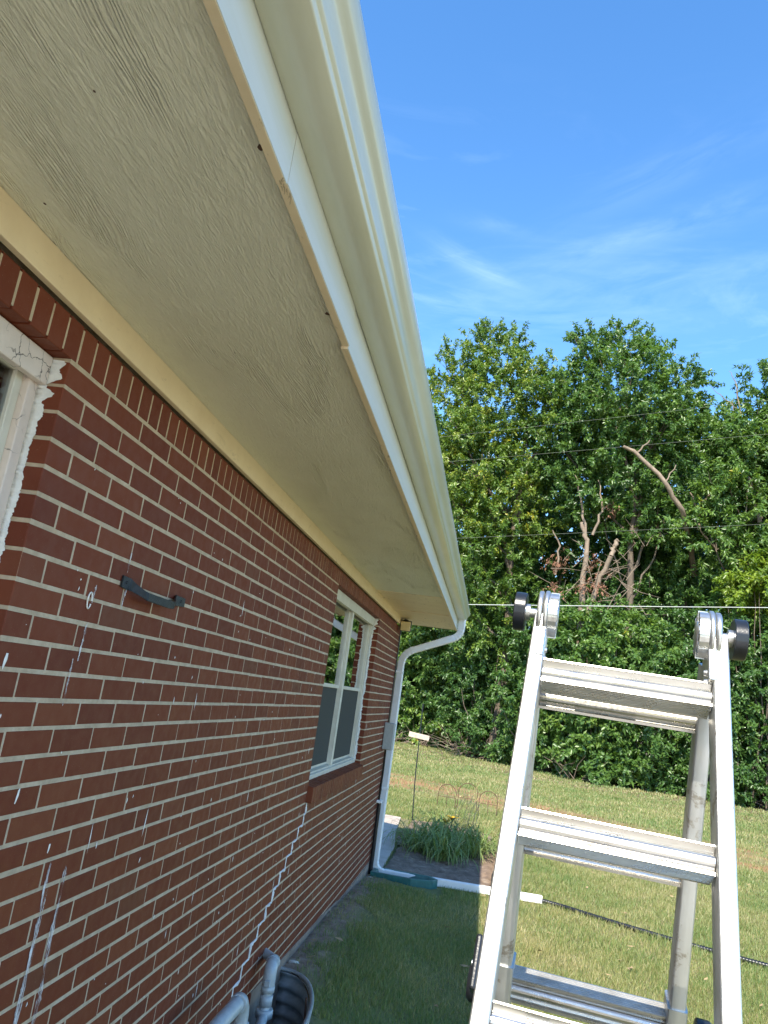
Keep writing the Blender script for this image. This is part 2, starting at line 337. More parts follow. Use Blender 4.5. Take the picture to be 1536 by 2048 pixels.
c = m.mixc(gr_.outputs[0], c, (0.15, 0.17, 0.055)); m.col(c); m.bump(m.noise(30, 8, 0.7), 0.9, 0.02); M['verge'] = m.m
def leafy(name, stops, trans=0.38, rough=0.36):
    m = NM(name); m.set(Roughness=rough)
    at_ = m.n('ShaderNodeAttribute', attribute_name='tint')
    f = m.math('ADD', m.math('MULTIPLY', at_.outputs['Fac'], 0.62), m.math('MULTIPLY', m.rnd(), 0.38))
    c = m.ramp(f, stops); m.col(c)
    t = m.n('ShaderNodeBsdfTranslucent'); mx = m.n('ShaderNodeMixShader'); mx.inputs[0].default_value = trans
    m.l(m.mixc(1.0, c, (1.25, 1.3, 0.5), 'MULTIPLY'), t.inputs[0]); m.l(m.p.outputs[0], mx.inputs[1]); m.l(t.outputs[0], mx.inputs[2]); m.l(mx.outputs[0], m.out.inputs[0])
    return m.m
M['leaf'] = leafy('tree_leaf', [(0.05, (0.048, 0.110, 0.029)), (0.45, (0.094, 0.183, 0.041)), (0.80, (0.162, 0.260, 0.050)), (0.93, (0.243, 0.321, 0.051)), (1.0, (0.414, 0.342, 0.035))])
M['leaf_warm'] = leafy('yellowing_leaf', [(0.05, (0.049, 0.101, 0.021)), (0.45, (0.102, 0.188, 0.032)), (0.74, (0.191, 0.266, 0.042)), (0.90, (0.331, 0.360, 0.044)), (1.0, (0.477, 0.375, 0.036))])
M['leaf_dark'] = leafy('shrub_leaf', [(0.05, (0.043, 0.101, 0.029)), (0.5, (0.080, 0.165, 0.039)), (0.9, (0.145, 0.237, 0.050)), (1.0, (0.168, 0.220, 0.035))])
M['leaf_lime'] = leafy('lime_leaf', [(0.05, (0.08, 0.15, 0.018)), (0.5, (0.145, 0.23, 0.022)), (1.0, (0.24, 0.31, 0.03))])
M['grass'] = leafy('grass_blade', [(0.05, (0.085, 0.175, 0.048)), (0.36, (0.165, 0.235, 0.066)), (0.58, (0.275, 0.285, 0.102)), (0.82, (0.42, 0.365, 0.18)), (1.0, (0.50, 0.42, 0.25))], 0.3, 0.5)
M['daylily'] = leafy('daylily_blade', [(0.05, (0.125, 0.20, 0.055)), (0.6, (0.22, 0.295, 0.085)), (0.88, (0.31, 0.34, 0.11)), (1.0, (0.50, 0.40, 0.19))], 0.25, 0.42)
M['petal'] = flat('yellow_petal', (0.72, 0.40, 0.015), 0.5, 0, 0.1, 40, 0)
M['straw'] = flat('dry_stalk', (0.42, 0.31, 0.15), 0.7, 0, 0.15, 40, 0)
m = NM('bark'); m.set(Roughness=0.9); m.col(m.ramp(m.noise(7, 7, 0.65, 0, m.vec((1, 1, 0.25))), [(0.3, (0.07, 0.052, 0.038)), (0.7, (0.17, 0.135, 0.10))])); m.bump(m.noise(20, 6, 0.6, 0, m.vec((1, 1, 0.2))), 0.8, 0.03); M['bark'] = m.m
m = NM('bare_wood'); m.set(Roughness=0.85); m.col(m.ramp(m.noise(6, 7, 0.65, 0, m.vec((1, 1, 0.3))), [(0.3, (0.15, 0.11, 0.08)), (0.7, (0.29, 0.225, 0.165))])); m.bump(m.noise(18, 6), 0.6, 0.02); M['bare'] = m.m
M['litter'] = flat('dry_litter', (0.36, 0.25, 0.13), 0.8, 0, 0.45, 3, 0)
M['deadleaf'] = flat('dead_leaf', (0.20, 0.095, 0.055), 0.8, 0, 0.4, 9, 0)
m = NM('shingle'); m.set(Roughness=0.9); bt = m.n('ShaderNodeTexBrick'); bt.inputs['Scale'].default_value = 3; m.l(m.tc.outputs['Object'], bt.inputs['Vector']); bt.inputs['Color1'].default_value = (0.10, 0.085, 0.07, 1); bt.inputs['Color2'].default_value = (0.16, 0.135, 0.11, 1); bt.inputs['Mortar'].default_value = (0.05, 0.045, 0.04, 1); m.col(bt.outputs[0]); m.bump(m.noise(90, 4), 0.5, 0.004); M['shingle'] = m.m
m = NM('gable_brick'); m.set(Roughness=0.6); bt = m.n('ShaderNodeTexBrick'); bt.inputs['Scale'].default_value = 4.9; m.l(m.vec((1, 1, 1), (R_(90), 0, 0)), bt.inputs['Vector']); bt.inputs['Color1'].default_value = (0.15, 0.052, 0.031, 1); bt.inputs['Color2'].default_value = (0.18, 0.065, 0.038, 1); bt.inputs['Mortar'].default_value = (0.40, 0.33, 0.24, 1); bt.inputs['Brick Width'].default_value = 1.0; bt.inputs['Row Height'].default_value = 0.33; bt.inputs['Mortar Size'].default_value = 0.03; m.col(bt.outputs[0]); M['gable'] = m.m
M['wire'] = flat('pale_wire', (0.46, 0.48, 0.44), 0.5, 0, 0.05, 5, 0)
M['dark_wire'] = flat('dark_wire', (0.15, 0.17, 0.13), 0.6, 0, 0.1, 5, 0)
M['stone'] = flat('pale_stone', (0.55, 0.52, 0.47), 0.85, 0, 0.2, 30, 0.4)

# ------------------------------------------------------------------ house
XW = -1.075; Z0 = 1.9                       # wall face, eye height
CO = 0.067; BL = 0.2044; ZT = 0.6755 + Z0   # course, brick length, top of running bond
Y1, Y2, Y3, YE = 1.586, 1.586 + 17*BL, 1.586 + 27*BL, 1.586 + 35.5*BL
YB = Y1 - 24*BL
house = thing('brick_house', (XW, Y1, 0), 'red brick single storey house with a wide cream eave and two white windows', 'house')
wallbm = MB(); soldier = MB(); sillbm = MB()
rg = random.Random(3)
def brick(mb, y0, y1, z0, z1, x=XW, depth=0.098, tilt=True):
    jit = lambda a: rg.uniform(-a, a)
    if rg.random() < .06: z0 += .0012; y0 += .0015
    y0 += jit(.0012); y1 += jit(.0012); z0 += jit(.0010); z1 += jit(.0010); dx = jit(.0003)
    b = 0.0020; ins = 0.0020; xf = x + dx
    vs = []
    for (xx, i) in ((xf, ins), (xf - b, 0), (x - depth, 0)):
        for (yy, zz) in ((y0+i, z0+i), (y1-i, z0+i), (y1-i, z1-i), (y0+i, z1-i)):
            vs.append((xx + (jit(.00025) if tilt else 0), yy + jit(.0005), zz + jit(.0005)))
    fs = [(0,1,2,3)]
    for k in (0, 4):
        for i in range(4):
            j = (i+1) % 4; fs.append((k+j, k+i, k+4+i, k+4+j))
    mb.add(vs, fs)
J = 0.0036; JB = 0.0050                                   # half a joint
def spans(k):
    """solid y stretches of course k"""
    if k <= 20: return [(YB, Y1 - 10*BL), (Y1, Y2), (Y3, YE)]
    if k >= 34: return [(YB, 3.02), (4.40, YE)]
    return [(YB, YE)]
for k in range(36):
    z1 = ZT - k*CO - JB; z0 = ZT - (k+1)*CO + JB
    for (a, b) in spans(k):
        n0 = math.floor((a - Y1)/BL) - 1; off = 0.5 if k % 2 else 0.0
        yy = Y1 + (n0 + off)*BL
        while yy < b:
            p, q = max(yy, a), min(yy + BL, b)
            if q - p > 0.03:
                brick(wallbm, p + (0 if p == a and a != YB else J), q - (0 if q == b else J), z0, z1)
            yy += BL
S0 = 1.344
n0 = math.floor((YB - S0)/0.0675)
yy = S0 + n0*0.0675
while yy < YE - 0.02:
    brick(soldier, yy + J, min(yy + 0.0675, YE + J) - J, ZT + J, ZT + 0.099)
    yy += 0.0675
mo = MB(); xm0, xm1 = XW - 0.1, XW - 0.0014; e = 0.0018
ZS = ZT - 21*CO; ZB = ZT - 36*CO; ZH = ZT - 34*CO
mo.box((xm0, YB, ZT + .012), (xm1, YE - e, ZT + 0.092))
mo.box((xm0, YB, ZT + .0925), (xm0 + .04, YE - e, ZT + 0.208))
for (a, b) in ((YB, Y1 - 10*BL - e), (Y1 + e, Y2 - e), (Y3 + e, YE - e)): mo.box((xm0, a, ZT), (xm1, b, ZT + .0115))
mo.box((xm0, YB, ZS), (xm1, Y1 - 10*BL - e, ZT - .0005)); mo.box((xm0, Y1 + e, ZS), (xm1, Y2 - e, ZT - .0005)); mo.box((xm0, Y3 + e, ZS), (xm1, YE - e, ZT - .0005))
mo.box((xm0, YB, ZH), (xm1, YE - e, ZS - .0005)); mo.box((xm0, YB, ZB), (xm1, 3.02 - e, ZH - .0005)); mo.box((xm0, 4.40 + e, ZB), (xm1, YE - e, ZH - .0005))
mo.build('mortar', M['mortar'], house)
soldier.build('soldier_course', M['brick'], house)
# brick-on-edge sills
for (a, b) in ((Y1 - 10*BL, Y1), (Y2, Y3)):
    sb = MB(); mm = MB(); n = int(round((b - a)/0.0675)); st_ = (b - a)/n
    for i in range(n):
        y0, y1 = a + i*st_ + (0.001 if i == 0 else .004), a + (i+1)*st_ - (0.001 if i == n-1 else .004)
        xs = (XW - 0.10, XW + 0.036)
        zf, zb = ZS + 0.098, ZS + 0.128
        vs = [(xs[0], y0, ZS+.002), (xs[1], y0, ZS+.002), (xs[1], y1, ZS+.002), (xs[0], y1, ZS+.002), (xs[0], y0, zb), (xs[1], y0, zf), (xs[1], y1, zf), (xs[0], y1, zb)]
        dz = rg.uniform(-.001, .001); vs = [(x_ + rg.uniform(-.001, .001), y_, z_ + dz) for x_, y_, z_ in vs]
        sb.add(vs, [(0,3,2,1),(4,5,6,7),(0,1,5,4),(1,2,6,5),(2,3,7,6),(3,0,4,7)])
    s_ = sb.build('window_sill', M['brick'], house, bevel=0.002, seg=1)
    vs = [(XW-.098, a+.003, ZS+.004), (XW+.032, a+.003, ZS+.004), (XW+.032, b-.003, ZS+.004), (XW-.098, b-.003, ZS+.004), (XW-.098, a+.003, ZS+.124), (XW+.032, a+.003, ZS+.094), (XW+.032, b-.003, ZS+.094), (XW-.098, b-.003, ZS+.124)]
    mm.add(vs, [(0,3,2,1),(4,5,6,7),(0,1,5,4),(1,2,6,5),(2,3,7,6),(3,0,4,7)]); mm.build('sill_mortar', M['mortar'], s_)
# concrete foundation, with an opening behind the window well
fd = MB(); fd.box((XW-.25, YB, -.3), (XW+.006, 3.0, ZB - .004)); fd.box((XW-.25, 4.41, -.3), (XW+.006, YE+.004, ZB - .004)); fd.box((XW-.25, 3.0, -.9), (XW-.14, 4.41, ZH-.005))
pg = [(4.412, .10), (4.412, .292), (5.3, .262), (6.2, .232), (6.9, .19), (6.9, .10)]
fd.add([(XW + .0045, y, z) for y, z in pg] + [(XW - .05, y, z) for y, z in pg], [tuple(range(6)), tuple(range(11, 5, -1))] + [(i, i + 6, (i+1) % 6 + 6, (i+1) % 6) for i in range(6)])
fd.build('foundation', M['concrete'], house)
# brick of the basement opening's far cheek
ck = MB()
for k in range(10):
    zz = ZH - .006 - k*CO; ck.box((XW-.135, 4.385, zz - CO + .010), (XW + .008, 4.3985 if k < 2 else 4.408, zz))
ck.build('basement_cheek', M['brick'], house, bevel=.002, seg=1)
# shell: inner wall, gables, back, ceiling, floor, roof
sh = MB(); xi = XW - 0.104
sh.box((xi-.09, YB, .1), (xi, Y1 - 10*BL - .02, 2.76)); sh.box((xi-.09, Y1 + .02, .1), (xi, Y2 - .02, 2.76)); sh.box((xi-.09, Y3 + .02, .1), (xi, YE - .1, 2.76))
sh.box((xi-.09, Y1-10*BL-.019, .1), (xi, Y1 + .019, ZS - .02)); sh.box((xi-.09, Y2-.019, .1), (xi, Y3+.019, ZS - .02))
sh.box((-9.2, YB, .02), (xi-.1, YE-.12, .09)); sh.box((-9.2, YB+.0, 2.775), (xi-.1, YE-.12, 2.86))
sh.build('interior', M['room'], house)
gb = MB()
for (ya, yb) in ((YE - .11, YE - .004), (YB, YB + .1)):
    gb.box((-9.3, ya, 0), (xm0 - .0015, yb, 2.86))
    gb.add([(-9.3, ya, 2.862), (xm0-.002, ya, 2.862), (-5.2, ya, 4.3), (-9.3, yb, 2.862), (xm0-.002, yb, 2.862), (-5.2, yb, 4.3)], [(0,2,1),(3,4,5),(0,1,4,3),(1,2,5,4),(2,0,3,5)])
gb.box((-9.4, YB, 0), (-9.302, YE, 2.86)); gb.build('gable_wall', M['gable'], house)
YR = 9.16                                     # end of the eave
rf = MB()
for sgn, xe in ((1, -0.395), (-1, -10.0)):
    xr = -5.2; ze = 2.985; zr = ze + 0.32*abs(xe - xr)
    for dz0, dz1 in ((0, .03),):
        rf.add([(xe, YB-.3, ze), (xe, YR, ze), (xr, YR, zr), (xr, YB-.3, zr), (xe, YB-.3, ze+.03), (xe, YR, ze+.03), (xr, YR, zr+.03), (xr, YB-.3, zr+.03)],
               [(0,3,2,1),(4,5,6,7),(0,1,5,4),(1,2,6,5),(2,3,7,6),(3,0,4,7)] if sgn > 0 else [(0,1,2,3),(7,6,5,4),(4,5,1,0),(5,6,2,1),(6,7,3,2),(7,4,0,3)])
rf.build('roof', M['shingle'], house)
# soffit sheets with seams, frieze board, fascia boards
ZSF = 2.769; XFI, XFO = -0.4655, -0.447
seams = [YB - .3, 1.655, 4.09, 6.53, 7.80, YR - .02]
for i in range(5):
    sfm = MB(); a, b = seams[i] + .0005, seams[i+1] - .0005
    if i < 3: sfm.box((XW - .02, a, ZSF), (XFI - .001, b, ZSF + .012))
    else: sfm.box((XW - .02, a, ZSF - (.004 if i == 3 else .010)), (XFI - .001, b, ZSF + .012))
    sfm.build('soffit_panel', M['soffit'] if i < 3 else M['cream'], house)
fz = MB(); fz.box((XW + .002, YB, 2.683), (XW + .022, 6.0, ZSF - .001)); fz.box((XW + .002, 6.003, 2.684), (XW + .023, YE + .25, ZSF - .001)); fz.build('frieze_board', M['cream'], house, bevel=.0015, seg=1)
fs_ = MB()
for (a, b, d, dz) in ((YB - .3, 1.142, 0, 0), (1.144, 1.778, .001, .002), (1.781, YR, -.002, -.004)):
    fs_.box((XFI + d, a, 2.752 + dz), (XFO + d - .0012, b, 2.97), 0)
    fs_.box((XFO + d - .0010, a, 2.7535 + dz), (XFO + d + .0006, b, 2.97), 1)
fs_.build('fascia_board', [M['cream'], M['fascia']], house)
rk = MB(); rk.box((XW - 2.0, YR, 2.755), (XFO - .003, YR + .019, 2.97))
rk.build('rake_board', M['cream'], house)
# nail stains where the sheets meet the fascia
for y in (0.55, 1.07, 1.64, 2.9, 4.1, 5.3):
    nl = MB(); p = Vector((XFI - .012, y, ZSF - .0006)); nl.add([(p.x + .006*math.cos(t)*rg.uniform(.5, 1.1), p.y + .013*math.sin(t)*rg.uniform(.4, 1.1), p.z) for t in [i*.7 for i in range(9)]], [tuple(range(9))[::-1]]); nl.build('nail_stain', M['rust'], house)
for y, x, s in ((.95, -.72, .5), (1.25, -.99, .7), (.83, -.92, .5), (1.9, -.80, .4)):
    nl = MB(); nl.add([(x + .004*s*math.cos(t), y + .006*s*math.sin(t), ZSF - .0006) for t in [i*.7 for i in range(9)]], [tuple(range(9))[::-1]]); nl.build('nail_stain', M['rust'], house)


# windows: frame > sashes, panes, screens, caulk
def window(y0, y1, paint, frame_in=0.065):
    zb, zt = ZS + .120, ZT + .003
    xf = XW - frame_in
    mb = MB(); w = .036
    def ring(mb, a, b, c, d, w, x0, x1):       # a..b in y, c..d in z
        mb.box((x0, a, c), (x1, a + w, d)); mb.box((x0, b - w, c), (x1, b, d))
        mb.box((x0, a + w + .0003, c), (x1, b - w - .0003, c + w)); mb.box((x0, a + w + .0003, d - w), (x1, b - w - .0003, d))
    ring(mb, y0 + .002, y1 - .002, zb, zt, w, xf - .075, xf)
    ym = (y0 + y1)/2; mb.box((xf - .075, ym - .030, zb + w + .0003), (xf + .004, ym + .030, zt - w - .0003))
    mb.box((xf + .001, y0 + .004, zt - .075), (xf + .022, y1 - .004, zt - .002))      # head board
    # sloping wooden sill
    mb.add([(xf - .02, y0 + .004, zb - .004), (XW - .046, y0 + .004, zb - .010), (XW - .046, y1 - .004, zb - .010), (xf - .02, y1 - .004, zb - .004), (xf - .02, y0 + .004, zb + .034), (XW - .046, y0 + .004, zb + .022), (XW - .046, y1 - .004, zb + .022), (xf - .02, y1 - .004, zb + .034)],
           [(0,3,2,1),(4,5,6,7),(0,1,5,4),(1,2,6,5),(2,3,7,6),(3,0,4,7)])
    win = mb.build('window', paint, house, bevel=.003, seg=2)
    zm = Z0 + 0.012
    for (a, b) in ((y0 + w, ym - .030), (ym + .030, y1 - w)):
        a += .002; b -= .002
        for (c, d, xo, up) in ((zm - .014, zt - w - .002, .018, True), (zb + w + .002, zm + .013, .034, False)):
            sm_ = MB(); ring(sm_, a, b, c, d, .027, xf - xo - .026, xf - xo); sm_.build('sash', M['win_paint'], win, bevel=.002, seg=1)
            gp = MB(); gp.box((xf - xo - .015, a + .024, c + .024), (xf - xo - .011, b - .024, d - .024)); gp.build('pane', M['glass'], win)
            if not up:
                sc = MB(); sc.box((xf - xo + .003, a + .021, c + .021), (xf - xo + .0042, b - .021, d - .021)); sc.build('insect_screen', M['screen'], win)
        cu = MB(); pr = []
        for i in range(60): pr.append((xf - .17 + .012*math.sin(i*.9), a + (b - a)*i/59))
        for i in range(59):
            cu.add([(pr[i][0], pr[i][1], zb), (pr[i+1][0], pr[i+1][1], zb), (pr[i+1][0], pr[i+1][1], zt), (pr[i][0], pr[i][1], zt)], [(0,1,2,3)], True)
        o = cu.build('curtain', M['curtain'], win); sdm = o.modifiers.new('solid', 'SOLIDIFY'); sdm.thickness = .002
    return win
win1 = window(Y1 - 10*BL, Y1, M['cracked']); win2 = window(Y2, Y3, M['win_paint'])
def caulk(y, sgn, win, seed, blob=False):
    """rough bead along a brick reveal, plane y = const; sgn is the side the reveal faces"""
    rr = random.Random(seed); mb = MB(); n = 420; zb, zt = ZS + .13, ZT - .004; xf = XW - .066
    wv = 0.015; rows = []
    for i in range(n + 1):
        z = zt + (zb - zt)*i/n; t = zt - z
        wv += rr.uniform(-.0022, .0022) + (.015 - wv)*.03
        wd = max(.003, wv + (rr.uniform(-.004, .003) if rr.random() < .2 else 0))
        if blob:
            wd += .006
            if t < .050: wd = .050 + .006*math.sin(t*190) + rr.uniform(-.002, .002)
            elif t < .115: wd = .032 + .012*math.sin(t*150 + 1) + rr.uniform(-.003, .003)
        rows.append((z, min(wd, .063), rr.uniform(.0012, .0040)))
    vs = []
    for (z, wd, th) in rows:
        y_ = y + sgn*.0008
        vs += [(xf, y_, z), (xf, y_ + sgn*th*1.8, z), (xf + wd*.6, y_ + sgn*th, z), (xf + wd, y_ + sgn*.0004, z)]
    fs = []
    for i in range(n):
        for j in range(3): fs.append((i*4+j, i*4+j+1, (i+1)*4+j+1, (i+1)*4+j) if sgn < 0 else (i*4+j, (i+1)*4+j, (i+1)*4+j+1, i*4+j+1))
    mb.add(vs, fs, True)
    mb.build('caulk', M['caulk'], win)
caulk(Y1, -1, win1, 5, True); caulk(Y3, -1, win2, 9, True); caulk(Y2, 1, win2, 11)

# white paint spots, drips and the caulked stair-step crack: raised films on the bricks
sp_ = MB(); rr = random.Random(21)
def blob(mb, y, z, w, h, x=XW + .0022, k=8, lean=0.0):
    vs = [(x + .0008, y, z)]; 
    for i in range(k):
        t = 2*math.pi*i/k; q = rr.uniform(.6, 1.1); dz = math.sin(t)*h*q
        vs.append((x - .001, y + math.cos(t)*w*q + dz*lean, z + dz))
    mb.add(vs, [(0, 1 + i, 1 + (i+1) % k) for i in range(k)], True)
for i in range(170):
    y = 1.6 + 7.1*rr.random()**1.25; z = rr.uniform(.35, 2.5)
    if Y2 - .03 < y < Y3 + .03 and ZS - .02 < z: continue
    s = rr.choice((.0012, .0018, .0022, .003)); blob(sp_, y, z, s, s*rr.uniform(1, 4), lean=rr.uniform(-.1, .3))
for i in range(26):                     # long thin runs
    y = 1.7 + 6.0*rr.random(); z = rr.uniform(.5, 2.3)
    if Y2 - .03 < y < Y3 + .03 and ZS - .02 < z: continue
    blob(sp_, y, z, rr.uniform(.0015, .003), rr.uniform(.012, .045))
for (y, z, w, h) in ((1.62, 1.86, .006, .022), (1.795, 1.55, .006, .026), (1.735, 1.505, .004, .02), (1.995, 1.40, .005, .016), (2.58, 1.385, .003, .05)): blob(sp_, y, z, w, h, lean=.12)
def loop(mb, y, z, w, h, th):
    pts = [Vector((XW + .003, y + math.cos(t)*w, z + math.sin(t)*h)) for t in [i*.42 for i in range(15)]]; mb.tube(pts, th, 5)
loop(sp_, 1.915, 2.035, .010, .022, .0022)
dr = MB(); ds = MB()
def run(pts, w0, w1, mb, rough=.3):
    pts = [Vector((XW + .0026, y, z)) for y, z in pts]; n = 40; L = [];
    for i in range(n + 1):
        t = i/n*(len(pts)-1); k = min(int(t), len(pts)-2); p = pts[k].lerp(pts[k+1], t-k)
        w = (w0 + (w1 - w0)*i/n)*(1 + rough*math.sin(i*.55 + w0*900))*rr.uniform(1-rough, 1+rough); w *= .35 if i in (0, n) else 1; p = p + Vector((0, rr.uniform(-.0012, .0012), 0)); L.append((p, w))
    vs = []
    for p, w in L: vs += [(p.x, p.y - w, p.z), (p.x + .0008, p.y, p.z), (p.x, p.y + w, p.z)]
    fs = []
    for i in range(n):
        for j in (0, 1): fs.append((3*i+j, 3*i+3+j, 3*i+4+j, 3*i+1+j))
    mb.add(vs, fs, True)
W = lambda z: z + Z0
run([(2.018, W(-.535)), (2.015, W(-.60)), (2.022, W(-.70)), (2.020, W(-.80)), (2.021, W(-.93)), (2.019, W(-1.15))], .005, .008, ds)
run([(2.104, W(-.560)), (2.108, W(-.62)), (2.103, W(-.74)), (2.114, W(-.87)), (2.108, W(-.96)), (2.11, W(-1.2))], .006, .010, dr, .4)
run([(2.030, W(-.60)), (2.031, W(-.68)), (2.028, W(-.80))], .003, .002, dr); run([(2.016, W(-.80)), (2.012, W(-.86)), (2.010, W(-1.1))], .003, .004, dr)
for (a, b, z, l) in ((1.935, 1.93, .18, .05), (2.09, 2.088, .30, .06), (1.93, 1.925, .075, .10), (1.90, 1.90, -.02, .12), (2.10, 2.098, .185, .05), (2.105, 2.103, .20, .03)):
    run([(a, W(z)), (b, W(z - l))], .004, .0025, dr)
for src, mi in ((sp_, 1), (dr, 2), (ds, 2)):          # paint on the bricks stays in the wall's own mesh
    b0 = len(wallbm.v); wallbm.v += src.v; wallbm.f += [tuple(i + b0 for i in f) for f in src.f]; wallbm.sm += src.sm; wallbm.mi += [mi]*len(src.f)
wall = wallbm.build('wall', [M['brick'], M['splat'], M['smear']], house)
ca = MB()
path = [(5.085, -.752)]
for k in range(21, 34):
    yk = Y2 - .5*BL*(k - 22) if k > 21 else 5.085
    path += [(yk, ZT - Z0 - k*CO), (yk, ZT - Z0 - (k+1)*CO)]
pp = []
for i in range(len(path)-1):
    for k in range(4):
        t = k/4; pp.append(Vector((XW - .0005, path[i][0]*(1-t) + path[i+1][0]*t + rr.uniform(-.0025, .0025), W(path[i][1]*(1-t) + path[i+1][1]*t + rr.uniform(-.003, .003)))))
ca.tube(pp, [rr.choice((.0045, .005, .006, .0075, .010)) for _ in pp], 6); ca.build('crack_filler', M['caulk'], house)

# ------------------------------------------------------------------ rain gutter and downspout
gut = thing('rain_gutter', (-0.40, Y1, 2.86), 'white aluminium box gutter along the eave, its ogee front against the sky', 'gutter')
prof = [(0.0, .112), (0, .003), (.003, 0), (.085, 0), (.0885, .003), (.0885, .014), (.0905, .0165), (.0955, .019), (.097, .024), (.0975, .034), (.0985, .044), (.101, .053), (.105, .060), (.111, .066), (.117, .072), (.122, .079), (.1255, .088), (.127, .098), (.127, .110), (.125, .1125), (.116, .1125), (.114, .110)]
g = MB(); ys = [YB - .3 + i*(9.13 - YB + .3)/24 for i in range(25)]
g.sweep(prof, [(Vector((XFO + .0015 + .0009*math.sin(i*2.1), y, 2.861 + .0012*math.sin(i*1.3))), Vector((1,0,0)), Vector((0,0,1))) for i, y in enumerate(ys)], closed=False, smooth=True)
tr_ = g.build('trough', M['gutter'], gut); sol = tr_.modifiers.new('solid', 'SOLIDIFY'); sol.thickness = .0012; sol.offset = 0
es = tr_.modifiers.new('split', 'EDGE_SPLIT'); es.split_angle = R_(50)
ec = MB(); cp = [(a, min(b, .110)) for a, b in prof[:19]]
for dy in (0,):
    o = Vector((XFO + .0015, 9.1312, 2.8608)); ec.sweep([(a*1.0 + (.002 if a > .05 else -.001), b) for a, b in cp], [(o, Vector((1,0,0)), Vector((0,0,1))), (o + Vector((0,.008,0)), Vector((1,0,0)), Vector((0,0,1)))], smooth=False)
ec.build('end_cap', M['gutter'], gut)
fl_ = MB(); fl_.box((XFO - .0, YB - .3, 2.9745), (XFO + .045, YR, 2.9765)); fl_.build('drip_edge', M['white_alu'], gut)

ds_ = thing('downspout', (-1.02, 8.82, 0.06), 'white rectangular downspout bending under the eave and down the far house corner', 'downspout')
base = [Vector((-.392, 8.93, 2.868)), Vector((-.392, 8.93, 2.67)), Vector((-1.018, 8.80, 2.385)), Vector((-1.022, 8.80, .065)), Vector((.765, 8.99, .042))]
pts, _ = smooth_path(base, 10, .13)
fine = [pts[0]]
for i in range(1, len(pts)):
    d = (pts[i] - pts[i-1]).length; k = max(1, int(d/.02) if d < .1 else int(d/.25))
    for j in range(1, k+1): fine.append(pts[i-1].lerp(pts[i], j/k))
# keep the pipe's broad side facing along the wall: frames from a fixed side vector
def pipe_prof(w, d, n=3):
    P = []; r = .010
    for (cx, cy, a0) in ((w/2-r, d/2-r, 0), (-w/2+r, d/2-r, 90), (-w/2+r, -d/2+r, 180), (w/2-r, -d/2+r, 270)):
        for k in range(n+1):
            t = R_(a0 + 90*k/n); P.append((cx + r*math.cos(t), cy + r*math.sin(t)))
        # flutes on each side
    return P
side = Vector((0.15, 1, 0)).normalized()
fr = []; curv = []
for i, p in enumerate(fine):
    t = (fine[min(i+1, len(fine)-1)] - fine[max(i-1, 0)]).normalized()
    t0 = (fine[i] - fine[max(i-1, 0)]); t1 = (fine[min(i+1, len(fine)-1)] - fine[i])
    curv.append(1 if t0.length > 0 and t1.length > 0 and t0.normalized().dot(t1.normalized()) < .9995 else 0)
    B = (side - t*side.dot(t)).normalized(); A = B.cross(t); fr.append((p, A, B))
fr2 = []; k = 0
for (p, A, B), cv in zip(fr, curv):
    s = 1.0
    if cv: s = 1.0 - (.085 if k % 2 else 0); k += 1
    fr2.append((p, A*s, B*s))
dp = MB(); dp.sweep(pipe_prof(.078, .058), fr2, smooth=False); pipe = dp.build('pipe', M['white_alu'], ds_, bevel=0)
fl2 = MB()
for s, w_ in ((1, .39), (-1, .39)):
    pr = [(s*.0385, -.018), (s*.0405, -.015), (s*.0405, -.009), (s*.0385, -.006)]; fl2.sweep(pr, fr2, smooth=False)
    pr = [(s*.0385, .006), (s*.0405, .009), (s*.0405, .015), (s*.0385, .018)]; fl2.sweep(pr, fr2, smooth=False)
fl2.build('flute', M['white_alu'], ds_)
stp = MB()
for z in (2.16, .9):
    stp = MB(); stp.box((-1.073, 8.766, z), (-.980, 8.834, z + .028)); stp.build('strap', M['white_alu'], ds_, bevel=.004)
hs = MB(); hp = [Vector((.75, 8.99, .035)), Vector((.95, 8.93, .03)), Vector((1.46, 8.62, .028)), Vector((2.1, 8.30, .026)), Vector((2.75, 8.02, .03)), Vector((3.8, 7.7, .03)), Vector((5.2, 7.4, .03))]
hp, _ = smooth_path(hp, 8, .25); hh = [hp[0]]
for i in range(1, len(hp)):
    d = (hp[i]-hp[i-1]).length; k = max(1, int(d/.008))
    for j in range(1, k+1): hh.append(hp[i-1].lerp(hp[i], j/k))
hs.tube(hh, [.023 if (i % 3) else .0205 for i in range(len(hh))], 8); tag(hs.build('drain_hose', M['black_plastic']), 'thin black corrugated drain hose running across the sunny lawn', 'hose')

# splash block
spb = MB()
outl = [(-1.03, 8.58), (-.60, 8.56), (-.38, 8.66), (-.33, 8.76), (-.41, 8.86), (-1.01, 8.88)]
def basin(mb, o, h, rim, fl):
    n = len(o); cx = sum(p[0] for p in o)/n; cy = sum(p[1] for p in o)/n
    ins = [(cx + (x-cx)*.90, cy + (y-cy)*.72) for x, y in o]
    lv = [[(x, y, 0.002) for x, y in o], [(x, y, h) for x, y in o], [(x, y, h) for x, y in ins], [(cx + (x-cx)*.85, cy + (y-cy)*.6, fl) for x, y in o]]
    vs = sum(lv, []); fs = []
    for k in range(3):
        for i in range(n): j = (i+1) % n; fs.append((k*n+i, k*n+j, (k+1)*n+j, (k+1)*n+i))
    fs.append(tuple(range(3*n, 4*n))); mb.add(vs, fs)
basin(spb, outl, .105, .01, .05)
tag(spb.build('splash_block', M['green_plastic'], None, bevel=.006), 'green plastic splash block on the ground under the white downspout', 'splash block')

